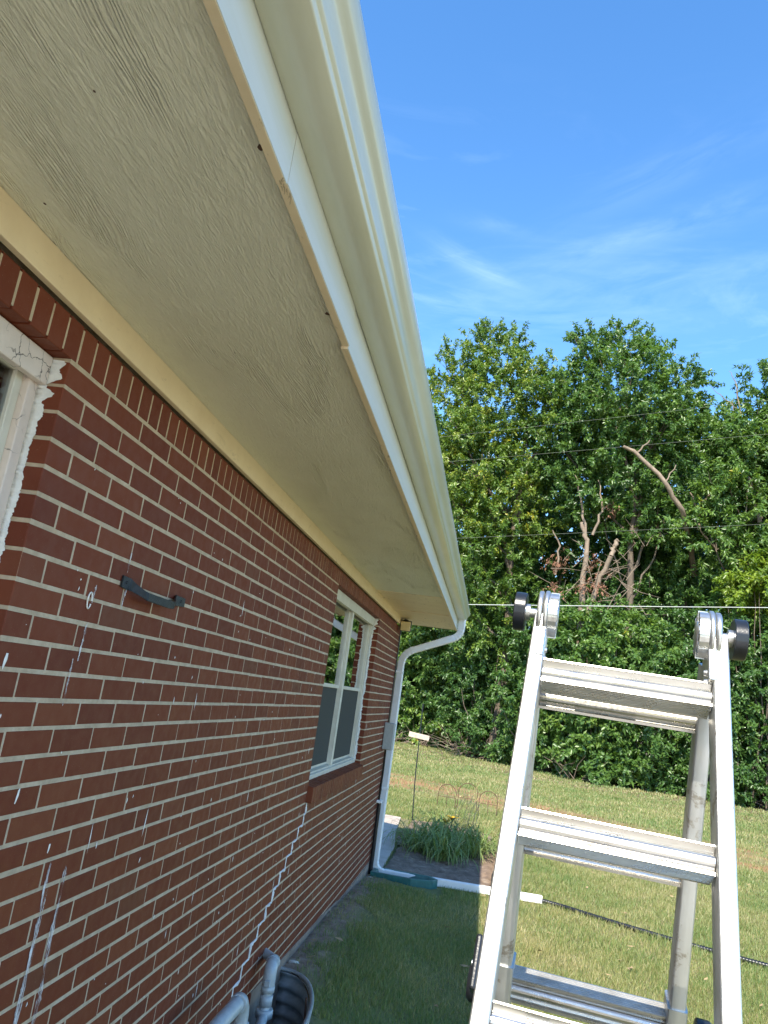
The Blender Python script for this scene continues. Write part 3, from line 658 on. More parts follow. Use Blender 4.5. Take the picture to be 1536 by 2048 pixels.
# ------------------------------------------------------------------ small fittings on the wall
hd = thing('iron_handle', (XW, 2.3, W(.2)), 'black wrought iron pull handle screwed to the brick wall', 'handle')
hb = MB(); hpth = [(2.066, .004, .212), (2.112, .004, .210), (2.128, .012, .204), (2.140, .040, .190), (2.152, .050, .184), (2.30, .052, .182), (2.345, .050, .184), (2.385, .036, .192), (2.44, .010, .206), (2.458, .004, .210), (2.535, .004, .212)]
hpv = [Vector((XW + x, y, W(z))) for y, x, z in hpth]
hf = []
for i, p in enumerate(hpv):
    t = (hpv[min(i+1, len(hpv)-1)] - hpv[max(i-1, 0)]).normalized(); B = (Vector((0,0,1)) - t*t.z).normalized(); hf.append((p, B, t.cross(B)))
wd = [.017, .018, .013, .0105, .012, .0125, .012, .0105, .012, .018, .015]
hb.sweep([(1, .0028), (-1, .0028), (-1, -.0028), (1, -.0028)], [(o, A*w, B) for (o, A, B), w in zip(hf, wd)], smooth=False)
hb.build('grip', M['black_iron'], hd, bevel=.0012)
for y in (2.09, 2.50):
    sc = MB(); sc.tube([(XW + .006, y, W(.212)), (XW + .0105, y, W(.212))], [.006, .004], 10); sc.build('screw', M['black_iron'], hd)

lp = thing('security_light', (XW + .02, 8.70, 2.63), 'small black security light with a yellowish lens at the far eave corner', 'wall light')
b_ = MB(); b_.box((XW + .024, 8.60, 2.66), (XW + .05, 8.70, 2.745)); b_.tube([(XW + .04, 8.65, 2.72), (XW + .07, 8.60, 2.735), (XW + .095, 8.565, 2.725)], .022, 8); b_.build('bracket', M['black_plastic'], lp, bevel=.004)
b_ = MB(); o = Vector((XW + .085, 8.53, 2.672)); ax = Vector((.062, .0, 0)); az = Vector((0, -.012, .058)).normalized()*.058; ay = Vector((0, .036, .007)); b_.obox(o + ay*.5, ax, ay, az); b_.build('lamp_head', M['black_plastic'], lp, bevel=.012, seg=3)
b_ = MB(); b_.obox(o - ay*.62, ax*.88, ay*.2, az*.88); b_.build('lens', M['lamp_lens'], lp, bevel=.006, seg=2)

bx = thing('junction_box', (XW, 8.6, W(-.5)), 'grey metal junction box on the brick beside the downspout', 'electrical box')
b_ = MB(); b_.box((XW + .001, 8.50, W(-.565)), (XW + .11, 8.60, W(-.285))); b_.build('box', M['grey_box'], bx, bevel=.006)
b_ = MB(); b_.box((XW + .006, 8.488, W(-.56)), (XW + .105, 8.499, W(-.29))); b_.build('cover', M['grey_box'], bx, bevel=.003)
b_ = MB(); b_.tube([(XW + .02, 8.66, 2.66), (XW + .02, 8.66, W(-.28))], .008, 6); b_.tube([(XW + .03, 8.62, W(-.56)), (XW + .03, 8.66, W(-.75)), (XW + .02, 8.70, W(-1.2))], .011, 6); b_.tube([(XW + .03, 8.70, W(-1.12)), (XW + .03, 8.71, .02)], .021, 8); b_.build('conduit', M['black_plastic'], bx)
b_ = MB(); b_.box((XW + .001, 8.66, W(-1.13)), (XW + .06, 8.74, W(-1.10))); b_.build('clip', M['white_alu'], bx, bevel=.003)

# ------------------------------------------------------------------ gas pipes and window well
gm = thing('gas_meter', (-.9, 3.75, 0), 'pale grey gas meter pipework with two elbows against the foot of the wall', 'gas meter')
b_ = MB()
xr_, yr_, r0, rz = -.985, 4.40, .026, -1.47
q, _ = smooth_path([(XW - .01, 4.60, W(rz)), (-1.0, 4.52, W(rz)), (xr_, yr_, W(rz)), (xr_, yr_, W(-1.70)), (-.93, 4.0, W(-1.72))], 8, .06); b_.tube(q, r0, 14)
b_.build('riser_pipe', M['gas_grey'], gm)
def coll(mb, p, d, r, l, sides=14):
    p = Vector(p); d = Vector(d).normalized(); mb.tube([p - d*l*.5, p - d*l*.49, p + d*l*.49, p + d*l*.5], [r*.9, r, r, r*.9], sides)
b_ = MB()
q, _ = smooth_path([(xr_ - .012, yr_ + .085, W(rz)), (xr_, yr_, W(rz)), (xr_, yr_, W(rz - .10))], 8, .07); b_.tube(q, .034, 14)
coll(b_, (xr_, yr_, W(rz - .10)), (0,0,1), .037, .03); coll(b_, (xr_, yr_, W(rz - .155)), (0,0,1), .034, .05); coll(b_, (xr_, yr_, W(rz - .215)), (0,0,1), .046, .04, 8); coll(b_, (xr_ - .012, yr_ + .085, W(rz)), (-.12,.99,0), .037, .028)
b_.build('elbow', M['gas_grey'], gm)
b_ = MB(); b_.obox(Vector((xr_ + .002, yr_ - .036, W(rz - .065))), Vector((.014,0,0)), Vector((0,.012,0)), Vector((0,0,.014))); b_.build('plug', M['gas_grey'], gm, bevel=.002)
b_ = MB(); q, _ = smooth_path([(XW - .02, 3.30, W(-1.33)), (XW + .03, 3.30, W(-1.33))], 4, .02)
q, _ = smooth_path([(-.905, 3.16, W(-1.62)), (-.905, 3.16, W(-1.325)), (-.885, 3.53, W(-1.305)), (-.885, 3.53, W(-1.62))], 10, .09); b_.tube(q, .031, 14); b_.build('loop_pipe', M['gas_grey'], gm)
b_ = MB(); coll(b_, (-.885, 3.53, W(-1.42)), (0,0,1), .038, .03); b_.build('collar', M['gas_grey'], gm)
b_ = MB(); coll(b_, (-.886, 3.46, W(-1.31)), (0,1,0), .038, .03); b_.build('collar', M['gas_grey'], gm)
b_ = MB(); b_.box((-.97, 3.44, W(-1.84)), (-.76, 3.99, W(-1.60))); b_.build('meter_body', M['gas_grey'], gm, bevel=.05, seg=4)
b_ = MB(); b_.box((XW + .001, 3.6, .02), (-1.0, 3.66, W(-1.5))); b_.build('bracket', M['rust'], gm)

WCY, WRX, WRY = 4.30, .315, .76
def well_pt(t, k=1.0): return (XW + .004 + WRX*k*abs(math.sin(t))**.8, WCY - WRY*k*math.cos(t))
wl = MB(); nz = 60; rows = []
for i in range(nz + 1):
    z = -.55 + .757*i/nz; rows.append((z, 1 + .025*math.sin(z*2*math.pi/.075)))
vs = []; nt_ = 40
for (z, k) in rows:
    for j in range(nt_ + 1): x, y = well_pt(math.pi*j/nt_, k); vs.append((x, y, z))
fs = []
for i in range(nz):
    for j in range(nt_): a = i*(nt_+1)+j; fs.append((a, a+1, a+nt_+2, a+nt_+1))
wl.add(vs, fs, True)
wroot = thing('window_well', (XW + .2, WCY, 0), 'corrugated galvanised steel window well sunk beside the gas meter', 'window well')
o = wl.build('liner', M['galv'], wroot); s_ = o.modifiers.new('solid', 'SOLIDIFY'); s_.thickness = .004
rm = MB(); rm.tube([Vector((*well_pt(math.pi*j/nt_), .215)) for j in range(nt_+1)], .012, 8); rm.build('rim', M['galv'], wroot)
rm = MB(); rm.add([(*well_pt(math.pi*j/nt_, .99), -.5) for j in range(nt_+1)], [tuple(range(nt_+1))]); rm.build('gravel_bed', M['soil'], wroot)
b_ = MB(); b_.tube([(-.905, 4.86, .0), (-.88, 4.70, .33)], .006, 6)
b_ = MB(); b_.tube([(-.80, 4.63, -.02), (-.815, 4.64, .24)], .006, 6); tag(b_.build('steel_stake', M['rust']), 'thin rusty steel stake standing upright by the galvanised window well', 'stake')

# ------------------------------------------------------------------ ground
bm = bmesh.new()
outer = [bm.verts.new(p) for p in ((-300, -80, 0), (300, -80, 0), (300, 500, 0), (-300, 500, 0))]
hole = [bm.verts.new((x, y, 0)) for x, y in ([(XW - .2, WCY - WRY)] + [well_pt(math.pi*j/24) for j in range(25)] + [(XW - .2, WCY + WRY)])]
es_ = [bm.edges.new((outer[i], outer[(i+1) % 4])) for i in range(4)] + [bm.edges.new((hole[i], hole[(i+1) % len(hole)])) for i in range(len(hole))]
bmesh.ops.triangle_fill(bm, edges=es_, use_beauty=True)
for f in bm.faces:
    if f.normal.z < 0: f.normal_flip()
me = bpy.data.meshes.new('lawn_ground'); bm.to_mesh(me); bm.free(); me.materials.append(M['lawn'])
gr = bpy.data.objects.new('lawn_ground', me); C.objects.link(gr); tag(gr, kind='structure')
def sheet(name, pts, z, mat, h=0.0, sub=0):
    mb = MB(); n = len(pts)
    if h: mb.add([(x, y, z) for x, y in pts] + [(x, y, z + h) for x, y in pts], [tuple(range(n, 2*n))] + [(i, (i+1) % n, n + (i+1) % n, n + i) for i in range(n)])
    else: mb.add([(x, y, z) for x, y in pts], [tuple(range(n))])
    return tag(mb.build(name, mat), kind='structure')
PATIO = [(-5.5, 9.25), (-.98, 9.25), (-1.00, 10.6), (-1.12, 11.7), (-1.20, 13.15), (-5.5, 13.4)]
sheet('patio', PATIO, -.02, M['patio'], .05)
sheet('bounce_slab', [(-.62, -16), (11, -16), (11, -.8), (-.62, -.8)], -.02, M['bounce'], .05)  # slab added out of view behind the camera; bounces sunlight onto the soffit
BED = [(-.97, 9.1), (-.2, 9.02), (.22, 9.05), (.30, 9.9), (.36, 11.3), (.25, 12.9), (-.4, 13.3), (-1.0, 13.1), (-1.1, 11.8), (-.98, 10.6)]
def rough_sheet(name, poly, z, mat, hgt):
    """bumpy soil: fine grid clipped to the polygon"""
    xs = [p[0] for p in poly]; ys_ = [p[1] for p in poly]; s = .05; rr2 = random.Random(4)
    nx = int((max(xs)-min(xs))/s)+1; ny = int((max(ys_)-min(ys_))/s)+1; idx = {}; vs = []; fs = []
    def inside(x, y):
        c = False; n = len(poly); j = n-1
        for i in range(n):
            if (poly[i][1] > y) != (poly[j][1] > y) and x < (poly[j][0]-poly[i][0])*(y-poly[i][1])/(poly[j][1]-poly[i][1]) + poly[i][0]: c = not c
            j = i
        return c
    for i in range(nx+1):
        for j in range(ny+1):
            x, y = min(xs)+i*s, min(ys_)+j*s
            if inside(x, y): idx[i, j] = len(vs); vs.append((x + rr2.uniform(-.015,.015), y + rr2.uniform(-.015,.015), z + hgt*rr2.random()))
    for (i, j) in list(idx):
        q = [(i,j),(i+1,j),(i+1,j+1),(i,j+1)]
        if all(k in idx for k in q): fs.append(tuple(idx[k] for k in q))
    mb = MB(); mb.add(vs, fs, True); return tag(mb.build(name, mat), kind='structure')
rough_sheet('flower_bed_soil', BED, .006, M['soil'], .03)
BY = [(-4, .20), (5.2, .205), (6.5, .19), (7.0, .155), (7.7, .12), (8.8, .035), (9.2, 0), (60, 0)]
def bank(x, y):
    """the lawn rises a hand's breadth towards the wall"""
    h = np.interp(y, [p[0] for p in BY], [p[1] for p in BY]); f = np.clip(1 - (x - XW)/1.15, 0, 1)
    return h*(3*f*f - 2*f**3)
bk = MB(); g4 = random.Random(6); sx, sy = .05, .07; nx, ny = 25, int((9.25 + 1.0)/sy); idx = {}; vs = []; fs = []
for i in range(nx + 1):
    for j in range(ny + 1):
        x, y = XW + .002 + i*sx, -1.0 + j*sy
        tw_ = math.hypot((x - XW)/WRX, (y - WCY)/WRY)
        if tw_ < 1.0:
            if tw_ < .80: continue
            x, y = XW + (x - XW)/tw_*1.004, WCY + (y - WCY)/tw_*1.004
        hgt = float(bank(x, y)); r_ = .018 if x < -.86 else .006
        idx[i, j] = len(vs); vs.append((x, y, .003 + hgt + (g4.uniform(0, r_) if 0 < i < nx else 0) - (.012 if i == nx else 0)))
for (i, j) in list(idx):
    q = [(i, j), (i+1, j), (i+1, j+1), (i, j+1)]
    if all(k in idx for k in q): fs.append(tuple(idx[k] for k in q))
bk.add(vs, fs, True); tag(bk.build('soil_verge', M['verge']), kind='structure')
HB = lambda x: (36.0 - 2.2*x if x < 2 else 31.0 - .55*(x-2)) if x < 7 else 28.25 + .15*(x-7)       # front of the hedge

def from_np(name, V, F, mat, tint=None, parent=None):
    me = bpy.data.meshes.new(name); k = F.shape[1]
    me.vertices.add(len(V)); me.vertices.foreach_set('co', V.astype(np.float32).ravel())
    me.loops.add(F.size); me.loops.foreach_set('vertex_index', F.astype(np.int32).ravel())
    me.polygons.add(len(F)); me.polygons.foreach_set('loop_start', np.arange(0, F.size, k, dtype=np.int32)); me.polygons.foreach_set('loop_total', np.full(len(F), k, dtype=np.int32))
    me.update(calc_edges=True); me.materials.append(mat)
    if tint is not None:
        a = me.attributes.new('tint', 'FLOAT', 'POINT'); a.data.foreach_set('value', tint.astype(np.float32))
    o = bpy.data.objects.new(name, me); C.objects.link(o)
    if parent is not None: adopt(o, parent)
    return o
NP = np.random.default_rng(11)
def vnoise(x, y, s, seed=0):
    """cheap smooth 2-D noise 0..1"""
    a = np.sin(x*s*1.31 + 1.7*np.sin(y*s*.77 + seed)) + np.sin(y*s*1.13 + 1.9*np.sin(x*s*.91 + seed*2.1)) + .6*np.sin((x+y)*s*2.3 + seed*3.3) + .6*np.sin((x-y)*s*2.9 + seed)
    return .5 + a/6.4
def in_poly(x, y, poly):
    c = np.zeros(len(x), bool); n = len(poly); j = n-1
    for i in range(n):
        xi, yi = poly[i]; xj, yj = poly[j]
        if yi != yj: c ^= ((yi > y) != (yj > y)) & (x < (xj-xi)*(y-yi)/(yj-yi) + xi)
        j = i
    return c
def grass_zone(x0, x1, y0, y1, dens, h0, h1, w):
    n = int((x1-x0)*(y1-y0)*dens); x = NP.uniform(x0, x1, n); y = NP.uniform(y0, y1, n)
    ok = (x < (y + 1.0)*.47) & (x > XW + .03) | (y > 13.2)
    ok &= (x < (y + 2)*.62) & (x > -.16*y - .2)
    ok &= y > 2.5
    ok &= ~in_poly(x, y, PATIO) & ~in_poly(x, y, BED)
    ok &= ~(((x - XW)/(WRX*1.06))**2 + ((y - WCY)/(WRY*1.06))**2 < 1)
    ok &= ~((x < -.86 + .10*np.sin(y*3.1) + .08*np.sin(y*7.7)) & (NP.random(n) < .78) & (y < 9))
    ok &= ~((y > 8.42) & (y < 8.92) & (x < -.28) & (x > -1.1))
    ok &= ~((np.abs(y - 8.99 - .1*(x-.76)) < .06) & (x < .8) & (x > -1.1))
    pat = vnoise(x, y, 1.1, 2.0)*.55 + vnoise(x, y, 3.3, 5.0)*.45
    ok &= NP.random(n) < np.clip(1.35 - pat*.75, .15, 1)
    wob = y + x*.55 + 4*.5
    clay = (wob > 18.4) & (wob < 21.3); ok &= ~(clay & (NP.random(n) < .72))
    hb = np.where(x < 2, 36.0 - 2.2*x, np.where(x < 7, 31.0 - .55*(x-2), 28.25)); ok &= y < hb - .9 + NP.normal(0, .3, n)
    x, y, pat = x[ok], y[ok], pat[ok]; n = len(x)
    a = NP.uniform(0, 2*np.pi, n); ln = NP.uniform(h0, h1, n)*(.65 + .9*vnoise(x, y, 4.7, 9.0)); lean = NP.uniform(.1, .95, n); b = a + NP.normal(0, .9, n)
    hw = w*NP.uniform(.6, 1.2, n)*.5
    dx, dy = np.cos(a)*hw, np.sin(a)*hw; lx, ly = -np.sin(b)*ln*lean, np.cos(b)*ln*lean; hz = ln*np.sqrt(np.maximum(.1, 1-lean**2*.8))
    z = bank(x, y)*(y < 9.25)
    hz = hz + z; zm_ = z
    V = np.stack([np.stack([x-dx, y-dy, z], 1), np.stack([x+dx, y+dy, z], 1), np.stack([x+dx*.7+lx*.4, y+dy*.7+ly*.4, z + (hz-z)*.6], 1), np.stack([x-dx*.7+lx*.4, y-dy*.7+ly*.4, z + (hz-z)*.6], 1), np.stack([x+lx, y+ly, hz], 1)], 1).reshape(-1, 3)
    i = np.arange(n)[:, None]*5
    F = np.concatenate([i + np.array([[0,1,2]]), i + np.array([[0,2,3]]), i + np.array([[3,2,4]])], 0)
    in_shadow = (x < .12) & (y < 11.9)  # house's cast shadow; its shade is also put into the blade colour
    tint = np.clip(.06 + .95*pat - .12*in_shadow + NP.normal(0, .20, n), 0, 1)
    return V, F, np.repeat(tint, 5)
zones = [grass_zone(-1.05, 3.2, 4.6, 7.6, 9000, .025, .055, .0040), grass_zone(-1.05, 4.6, 7.6, 11.5, 5200, .03, .06, .0052), grass_zone(-2.8, 7.2, 11.5, 17, 2000, .03, .07, .009), grass_zone(-4.2, 10.5, 17, 25, 650, .03, .075, .016), grass_zone(-6, 16, 25, 40, 260, .03, .08, .026)]
off = 0; VV, FF, TT = [], [], []
for V, F, T in zones: VV.append(V); FF.append(F + off); TT.append(T); off += len(V)
tag(from_np('grass', np.concatenate(VV), np.concatenate(FF), M['grass'], np.concatenate(TT)), 'short mown lawn grass, green with straw coloured patches', 'grass', kind='stuff')

nl_ = 420; lx_ = NP.uniform(-1, 9, nl_); ly_ = 4.8 + 24*NP.random(nl_)**1.3; la = NP.uniform(0, 6.28, nl_); ls = NP.uniform(.012, .03, nl_); lz = .03 + bank(lx_, ly_) + NP.uniform(0, .02, nl_)
V_ = np.stack([np.stack([lx_ + np.cos(la + q)*ls*f, ly_ + np.sin(la + q)*ls*f, lz + NP.uniform(-.006, .010, nl_)], 1) for q, f in ((0, 1.6), (1.57, .6), (3.14, 1.3), (4.71, .6))], 1).reshape(-1, 3)
k_ = ~in_poly(lx_, ly_, PATIO); V_ = V_.reshape(-1, 4, 3)[k_].reshape(-1, 3)
F_ = np.arange(len(V_)).reshape(-1, 4); tag(from_np('fallen_leaf_litter', V_, F_, M['litter']), 'small dry fallen leaves scattered over the lawn', 'leaves', kind='stuff')
# pale stones and litter along the wall
rr = random.Random(8)
for i, (px, py, s) in enumerate(((648, 1825, .035), (660, 1838, .03), (683, 1822, .04), (680, 1830, .025), (740, 1757, .035), (868, 1772, .03), (587, 1926, .035), (698, 1812, .02))):
    v = RM @ Vector(((px-768)/1530, -(py-1024)/1530, -1)); p = EYE + v*((.02 - 1.9)/v.z); p = EYE + v*((.012 + float(bank(p.x, p.y)) - 1.9)/v.z)
    bm = bmesh.new(); bmesh.ops.create_icosphere(bm, subdivisions=2, radius=1)
    for vt in bm.verts: vt.co = Vector((vt.co.x*s, vt.co.y*s*.7, vt.co.z*s*.5))*rr.uniform(.8, 1.15)
    me = bpy.data.meshes.new('stone'); bm.to_mesh(me); bm.free(); me.materials.append(M['stone']); o = bpy.data.objects.new('stone', me); C.objects.link(o); o.location = p
    tag(o, 'small pale stone lying in the shaded dirt and grass along the wall', 'stone', 'pale stones along the wall')

# ------------------------------------------------------------------ ladder
U = Vector((.9937, -.1098, -.0246)).normalized(); NN = Vector((-.1098, -.994, 0)).normalized(); UP = (U.cross(-NN)).normalized()
if UP.z < 0: UP = -UP
bF, bR = .432, .192
D1 = (-UP*math.cos(bF) + NN*math.sin(bF)).normalized(); D2 = (-UP*math.cos(bR) - NN*math.sin(bR)).normalized()
OL = Vector((.102, 1.613, .117 + 1.9)); SP = .305; WI = .319
FN = D1.cross(U).normalized()
if FN.dot(NN) < 0: FN = -FN                   # front face normal, towards the viewer
RN = D2.cross(U).normalized()
if RN.dot(NN) < 0: RN = -RN
lad = thing('folding_ladder', (.25, 1.5, 0), 'scuffed aluminium folding step ladder standing open beside the eave', 'ladder')
def rail(o, d, u, n, L, w=.030, dep=.066, mat=None, name='rail', inset=0):
    """closed rounded box; o is the front inner/outer corner: w along u, dep along -n"""
    r = .005; P = []
    for (cx, cy, a0) in ((w-r, -r, 0), (r, -r, 90), (r, -dep+r, 180), (w-r, -dep+r, 270)):
        for k in range(4):
            t = R_(a0 + 30*k); P.append((cx + r*math.cos(t), cy + r*math.sin(t)))
    mb = MB(); mb.sweep(P, [(o + d*s, u, n) for s in (0, L*.25, L*.5, L*.75, L)], smooth=True)
    ob = mb.build(name, mat or M['alu'], lad); e_ = ob.modifiers.new('split', 'EDGE_SPLIT'); e_.split_angle = R_(22); return ob
rw = .030
# rung section in (along the rail, towards the viewer): lip, recess, bead, lip, grooved tread
def rung_prof(h=.050, dep=.056):
    F = [(0, .0), (.0026, .0), (.0030, -.003), (.0135, -.0105), (.0150, -.0105), (.0150, -.0060)]
    for k in range(9):
        t = math.pi*k/8; F.append((.0265 - .0110*math.cos(t), -.0085 + .0095*math.sin(t)))
    F += [(.0385, -.0095), (h - .0065, -.0070), (h - .0055, .0005), (h, .0005)]
    G = []
    ng = 8
    for k in range(ng):
        st = (dep - .004)/ng; a = -.002 - st*k
        G += [(h, a), (h, a - st*.42), (h - .0028, a - st*.50), (h - .0028, a - st*.92)]
    B = [(a, -dep - b) for a, b in F[::-1]]
    T = []
    for k in range(ng):
        st = (dep - .004)/ng; a = -dep + .002 + st*k
        T += [(0, a), (0, a + st*.42), (.0028, a + st*.50), (.0028, a + st*.92)]
    return F + G + B + T, len(F), len(G), len(B), len(T)
RP, nF, nG, nB, nT = rung_prof()
def rung(o, d, n, L, name='rung'):
    mb = MB(); mb.sweep(RP, [(o + U*x, d, n) for x in (0, L*.33, L*.66, L)], smooth=False)
    P = len(RP)
    for k, f in enumerate(mb.f):
        i = k % P
        if k < 3*P and i >= nF + nG + nB: mb.mi[k] = 1
    return mb.build(name, [M['rung'], M['tread']], lad)
LF = 2.24
fo = .012                                    # rail faces stand a little proud of the rungs
dl = (D1 - U*.008).normalized(); dr_ = (D1 + U*.008).normalized()
rail(OL - D1*.098 + FN*fo - U*(rw + .0005), dl, U, FN, LF); rail(OL - D1*.098 + FN*fo + U*(WI + .0005), dr_, U, FN, LF)
for i in range(7): ln = .0025*i; rung(OL + D1*SP*i - U*ln, D1, FN, WI + 2*ln)
PV = OL - D1*.10 - NN*.031
oR = PV - U*.004; WR = .314; SR = .309; s0 = .143
rail(oR + RN*fo - U*(rw + .0005) + D2*.055, D2, U, RN, 2.03); rail(oR + RN*fo + U*(WR + .0005) + D2*.055, D2, U, RN, 2.03)
for i in range(7):
    rung(oR + D2*(s0 + SR*i), D2, RN, WR)
# outer telescoping sleeves low on the rear legs, each with a lock knob
for sx, side_ in ((-rw - .004, -1), (WR - .004, 1)):
    rail(oR + RN*(fo + .004) + U*sx + D2*.735, D2, U, RN, 1.34, rw + .008, .074, M['alu'], 'sleeve')
    p = oR + U*(sx + (rw + .008)*(1 if side_ > 0 else 0)) + D2*.80 - RN*.02
    kb = MB(); kb.tube([p, p + U*side_*.022, p + U*side_*.022, p + U*side_*.048, p + U*side_*.055], [.016, .016, .040, .040, .034], 20); kb.build('lock_knob', M['black_plastic'], lad, bevel=.003)
# matching sleeve lock on the front left leg
p = OL + D1*.565 - U*(rw + .006) - FN*.015
kb = MB(); kb.obox(p - U*.004, U*.0055, D1*.040, FN*.028); kb.build('lock_plate', M['black_plastic'], lad, bevel=.004)
kb = MB(); kb.tube([p - U*.009, p - U*.0125], .005, 10); kb.build('rivet', M['hinge'], lad)
for s in (-1, 1):                             # rubber feet
    x = U*(-rw - .002 if s < 0 else WI - .001)
    for (o_, d_, n_, L_) in ((OL + D1*(LF - .10) + FN*(fo + .004), D1, FN, 0), (oR + D2*2.078 + RN*(fo + .004), D2, RN, 0)):
        ft = MB(); c_ = o_ + x + U*.015 - n_*.037; ft.obox(c_, U*.020, n_*.042, d_*.02); ft.build('foot', M['black_plastic'], lad, bevel=.005)
# hinges: two stacked discs on each side, ribbed inner cover, spindle and black knob outside
def disc(mb, c, ax, r0, r1, h, sides=40):
    mb.tube([c, c, c + ax*h*.15, c + ax*h*.85, c + ax*h, c + ax*h], [.0001, r0*.96, r0, r1, r1*.96, .0001], sides, caps=False)
for s in (-1, 1):
    HC = OL - D1*.098 - NN*.012 + UP*.006
    a = HC + (U*(-rw*.55) if s < 0 else U*(WI + rw*.2)); X_ = U*s   # outwards
    hg = MB(); disc(hg, a - X_*.013, X_, .051, .051, .009); disc(hg, a - X_*.001, X_, .049, .049, .010)
    hgo = hg.build('hinge', M['hinge'], lad)
    hc = MB()                                   # ribbed cover facing inwards
    disc(hc, a - X_*.014, -X_, .030, .028, .020, 24)
    for k in range(8):
        t = 2*math.pi*k/8; dv_ = UP*math.cos(t) + NN*math.sin(t); tv = X_.cross(dv_); hc.obox(a - X_*.024 + dv_*.036, X_*.009, dv_*.012, tv*.004)
    for k in range(32):
        t0, t1 = 2*math.pi*k/32, 2*math.pi*(k+1)/32
        d0, d1_ = UP*math.cos(t0) + NN*math.sin(t0), UP*math.cos(t1) + NN*math.sin(t1)
        q = []
        for (xx, rd) in ((.014, .043), (.032, .043), (.032, .0465), (.014, .0465)): q.append((xx, rd))
        vs = [a - X_*xx + d0*rd for xx, rd in q] + [a - X_*xx + d1_*rd for xx, rd in q]
        hc.add(vs, [(i, (i+1) % 4, 4 + (i+1) % 4, 4 + i) for i in range(4)], False)
    hc.build('hinge_cover', M['hinge'], hgo)
    pn = MB(); pn.tube([a + X_*.009, a + X_*.030], .010, 14); pn.tube([a + X_*.025, a + X_*.036], .018, 14); pn.build('spindle', M['hinge'], hgo)
    kn = MB(); c0 = a + X_*.034
    n_ = 48; ring_ = []
    for (xx, rr_) in ((0, .016), (0, .0395), (.0012, .041), (.0225, .041), (.0240, .0395), (.024, .034), (.019, .031), (.019, .010)):
        ring_.append([c0 + X_*xx + (UP*math.cos(2*math.pi*k/n_) + NN*math.sin(2*math.pi*k/n_))*(rr_ - (.0012 if rr_ > .03 and k % 12 == 0 else 0)) for k in range(n_)])
    vs = sum(ring_, []); fs = []
    for i in range(len(ring_)-1):
        for k in range(n_): j = (k+1) % n_; fs.append((i*n_+k, i*n_+j, (i+1)*n_+j, (i+1)*n_+k))
    kn.add(vs, fs, True); kn.add(ring_[-1], [tuple(range(n_))]); kn.add(ring_[0], [tuple(range(n_))])
    ko = kn.build('knob', M['black_plastic'], hgo); e_ = ko.modifiers.new('split', 'EDGE_SPLIT'); e_.split_angle = R_(30)
    # hinge tongues going into the rails
    tg = MB(); tg.obox(a - X_*.006 + D1*.06, U*.008, D1*.05, FN*.024); tg.obox(a - X_*.006 + D2*.075, U*.008, D2*.05, RN*.022); tg.build('hinge_tongue', M['hinge'], hgo, bevel=.003)
    rv = MB()
    for d_ in (.085, .105): rv.tube([a - X_*(.014) + D1*d_, a - X_*.020 + D1*d_], [.007, .005], 10)
    rv.build('rivet', M['hinge'], hgo)
# worn warning label on the rear top rung
lbm = MB(); q0 = oR + D2*(s0 + .0235) + RN*.0042
lbm.obox(q0 + U*.135, U*.062, D2*.0055, RN*.0006); lbm.build('sticker', flat('worn_sticker', (0.52, 0.50, 0.46), 0.6, 0, 0.45, 160, 0), lad)

# ------------------------------------------------------------------ garden things
def blades(name, centres, mat, parent, n, lmin, lmax, w, seed, spread=.1, droop=1.0):
    g_ = np.random.default_rng(seed); V = []; F = []; T = []; seg = 6
    for (cx, cy) in centres:
        for i in range(n):
            a = g_.uniform(0, 2*np.pi); L = g_.uniform(lmin, lmax); e0 = g_.uniform(.75, 1.5); x0 = cx + g_.normal(0, spread); y0 = cy + g_.normal(0, spread)
            p = np.array([x0, y0, .01]); el = e0; b = len(V); tn = g_.random(); wd_ = w*g_.uniform(.7, 1.2)
            for k in range(seg+1):
                t = k/seg; hw = wd_*(.55 + .45*min(1, t*4))*(1 - t**2.2)*.5 + .0004
                sx, sy = -math.sin(a)*hw, math.cos(a)*hw
                V.append((p[0]-sx, p[1]-sy, max(p[2], .012))); V.append((p[0]+sx, p[1]+sy, max(p[2], .012))); T += [tn, tn]
                st = L/seg; p = p + np.array([math.cos(a)*math.cos(el)*st, math.sin(a)*math.cos(el)*st, math.sin(el)*st]); el -= droop*g_.uniform(.25, .5)*(.4 + t)
            for k in range(seg): F.append((b+2*k, b+2*k+1, b+2*k+3, b+2*k+2))
    return from_np(name, np.array(V), np.array(F), mat, np.array(T), parent)
dl_ = thing('daylily', (-.4, 10.8, 0), 'clump of green strap-leaved daylily with one yellow flower in the soil bed', 'plant')
blades('foliage', [(-.62, 11.3), (-.3, 11.5), (-.05, 11.3), (.10, 11.6), (-.5, 11.8), (-.78, 10.9), (-.45, 10.45), (-.33, 10.9), (-.10, 10.75), (-.32, 10.25), (-.70, 10.6), (.02, 11.0)], M['daylily'], dl_, 72, .36, .80, .017, 5, .085, 1.75)
fb = MB()
for k in range(6):
    t = 2*math.pi*k/6 + .3; c_ = Vector((-.335, 11.70, .29)); d_ = Vector((math.cos(t), math.sin(t), .75)); s_ = Vector((-math.sin(t), math.cos(t), 0))
    fb.add([c_, c_ + d_*.05 + s_*.026 + Vector((0,0,.02)), c_ + d_*.085 + s_*.020, c_ + d_*.105 + Vector((0,0,-.015)), c_ + d_*.085 - s_*.020, c_ + d_*.05 - s_*.026 + Vector((0,0,.02))], [(0,1,2,3,4,5)], True)
for k in range(6):
    t = 2*math.pi*k/6; c_ = Vector((-.42, 11.66, .26)); d_ = Vector((math.cos(t), math.sin(t), .8)); s_ = Vector((-math.sin(t), math.cos(t), 0))
    fb.add([c_, c_ + d_*.045 + s_*.02, c_ + d_*.085, c_ + d_*.045 - s_*.02], [(0,1,2,3)], True)
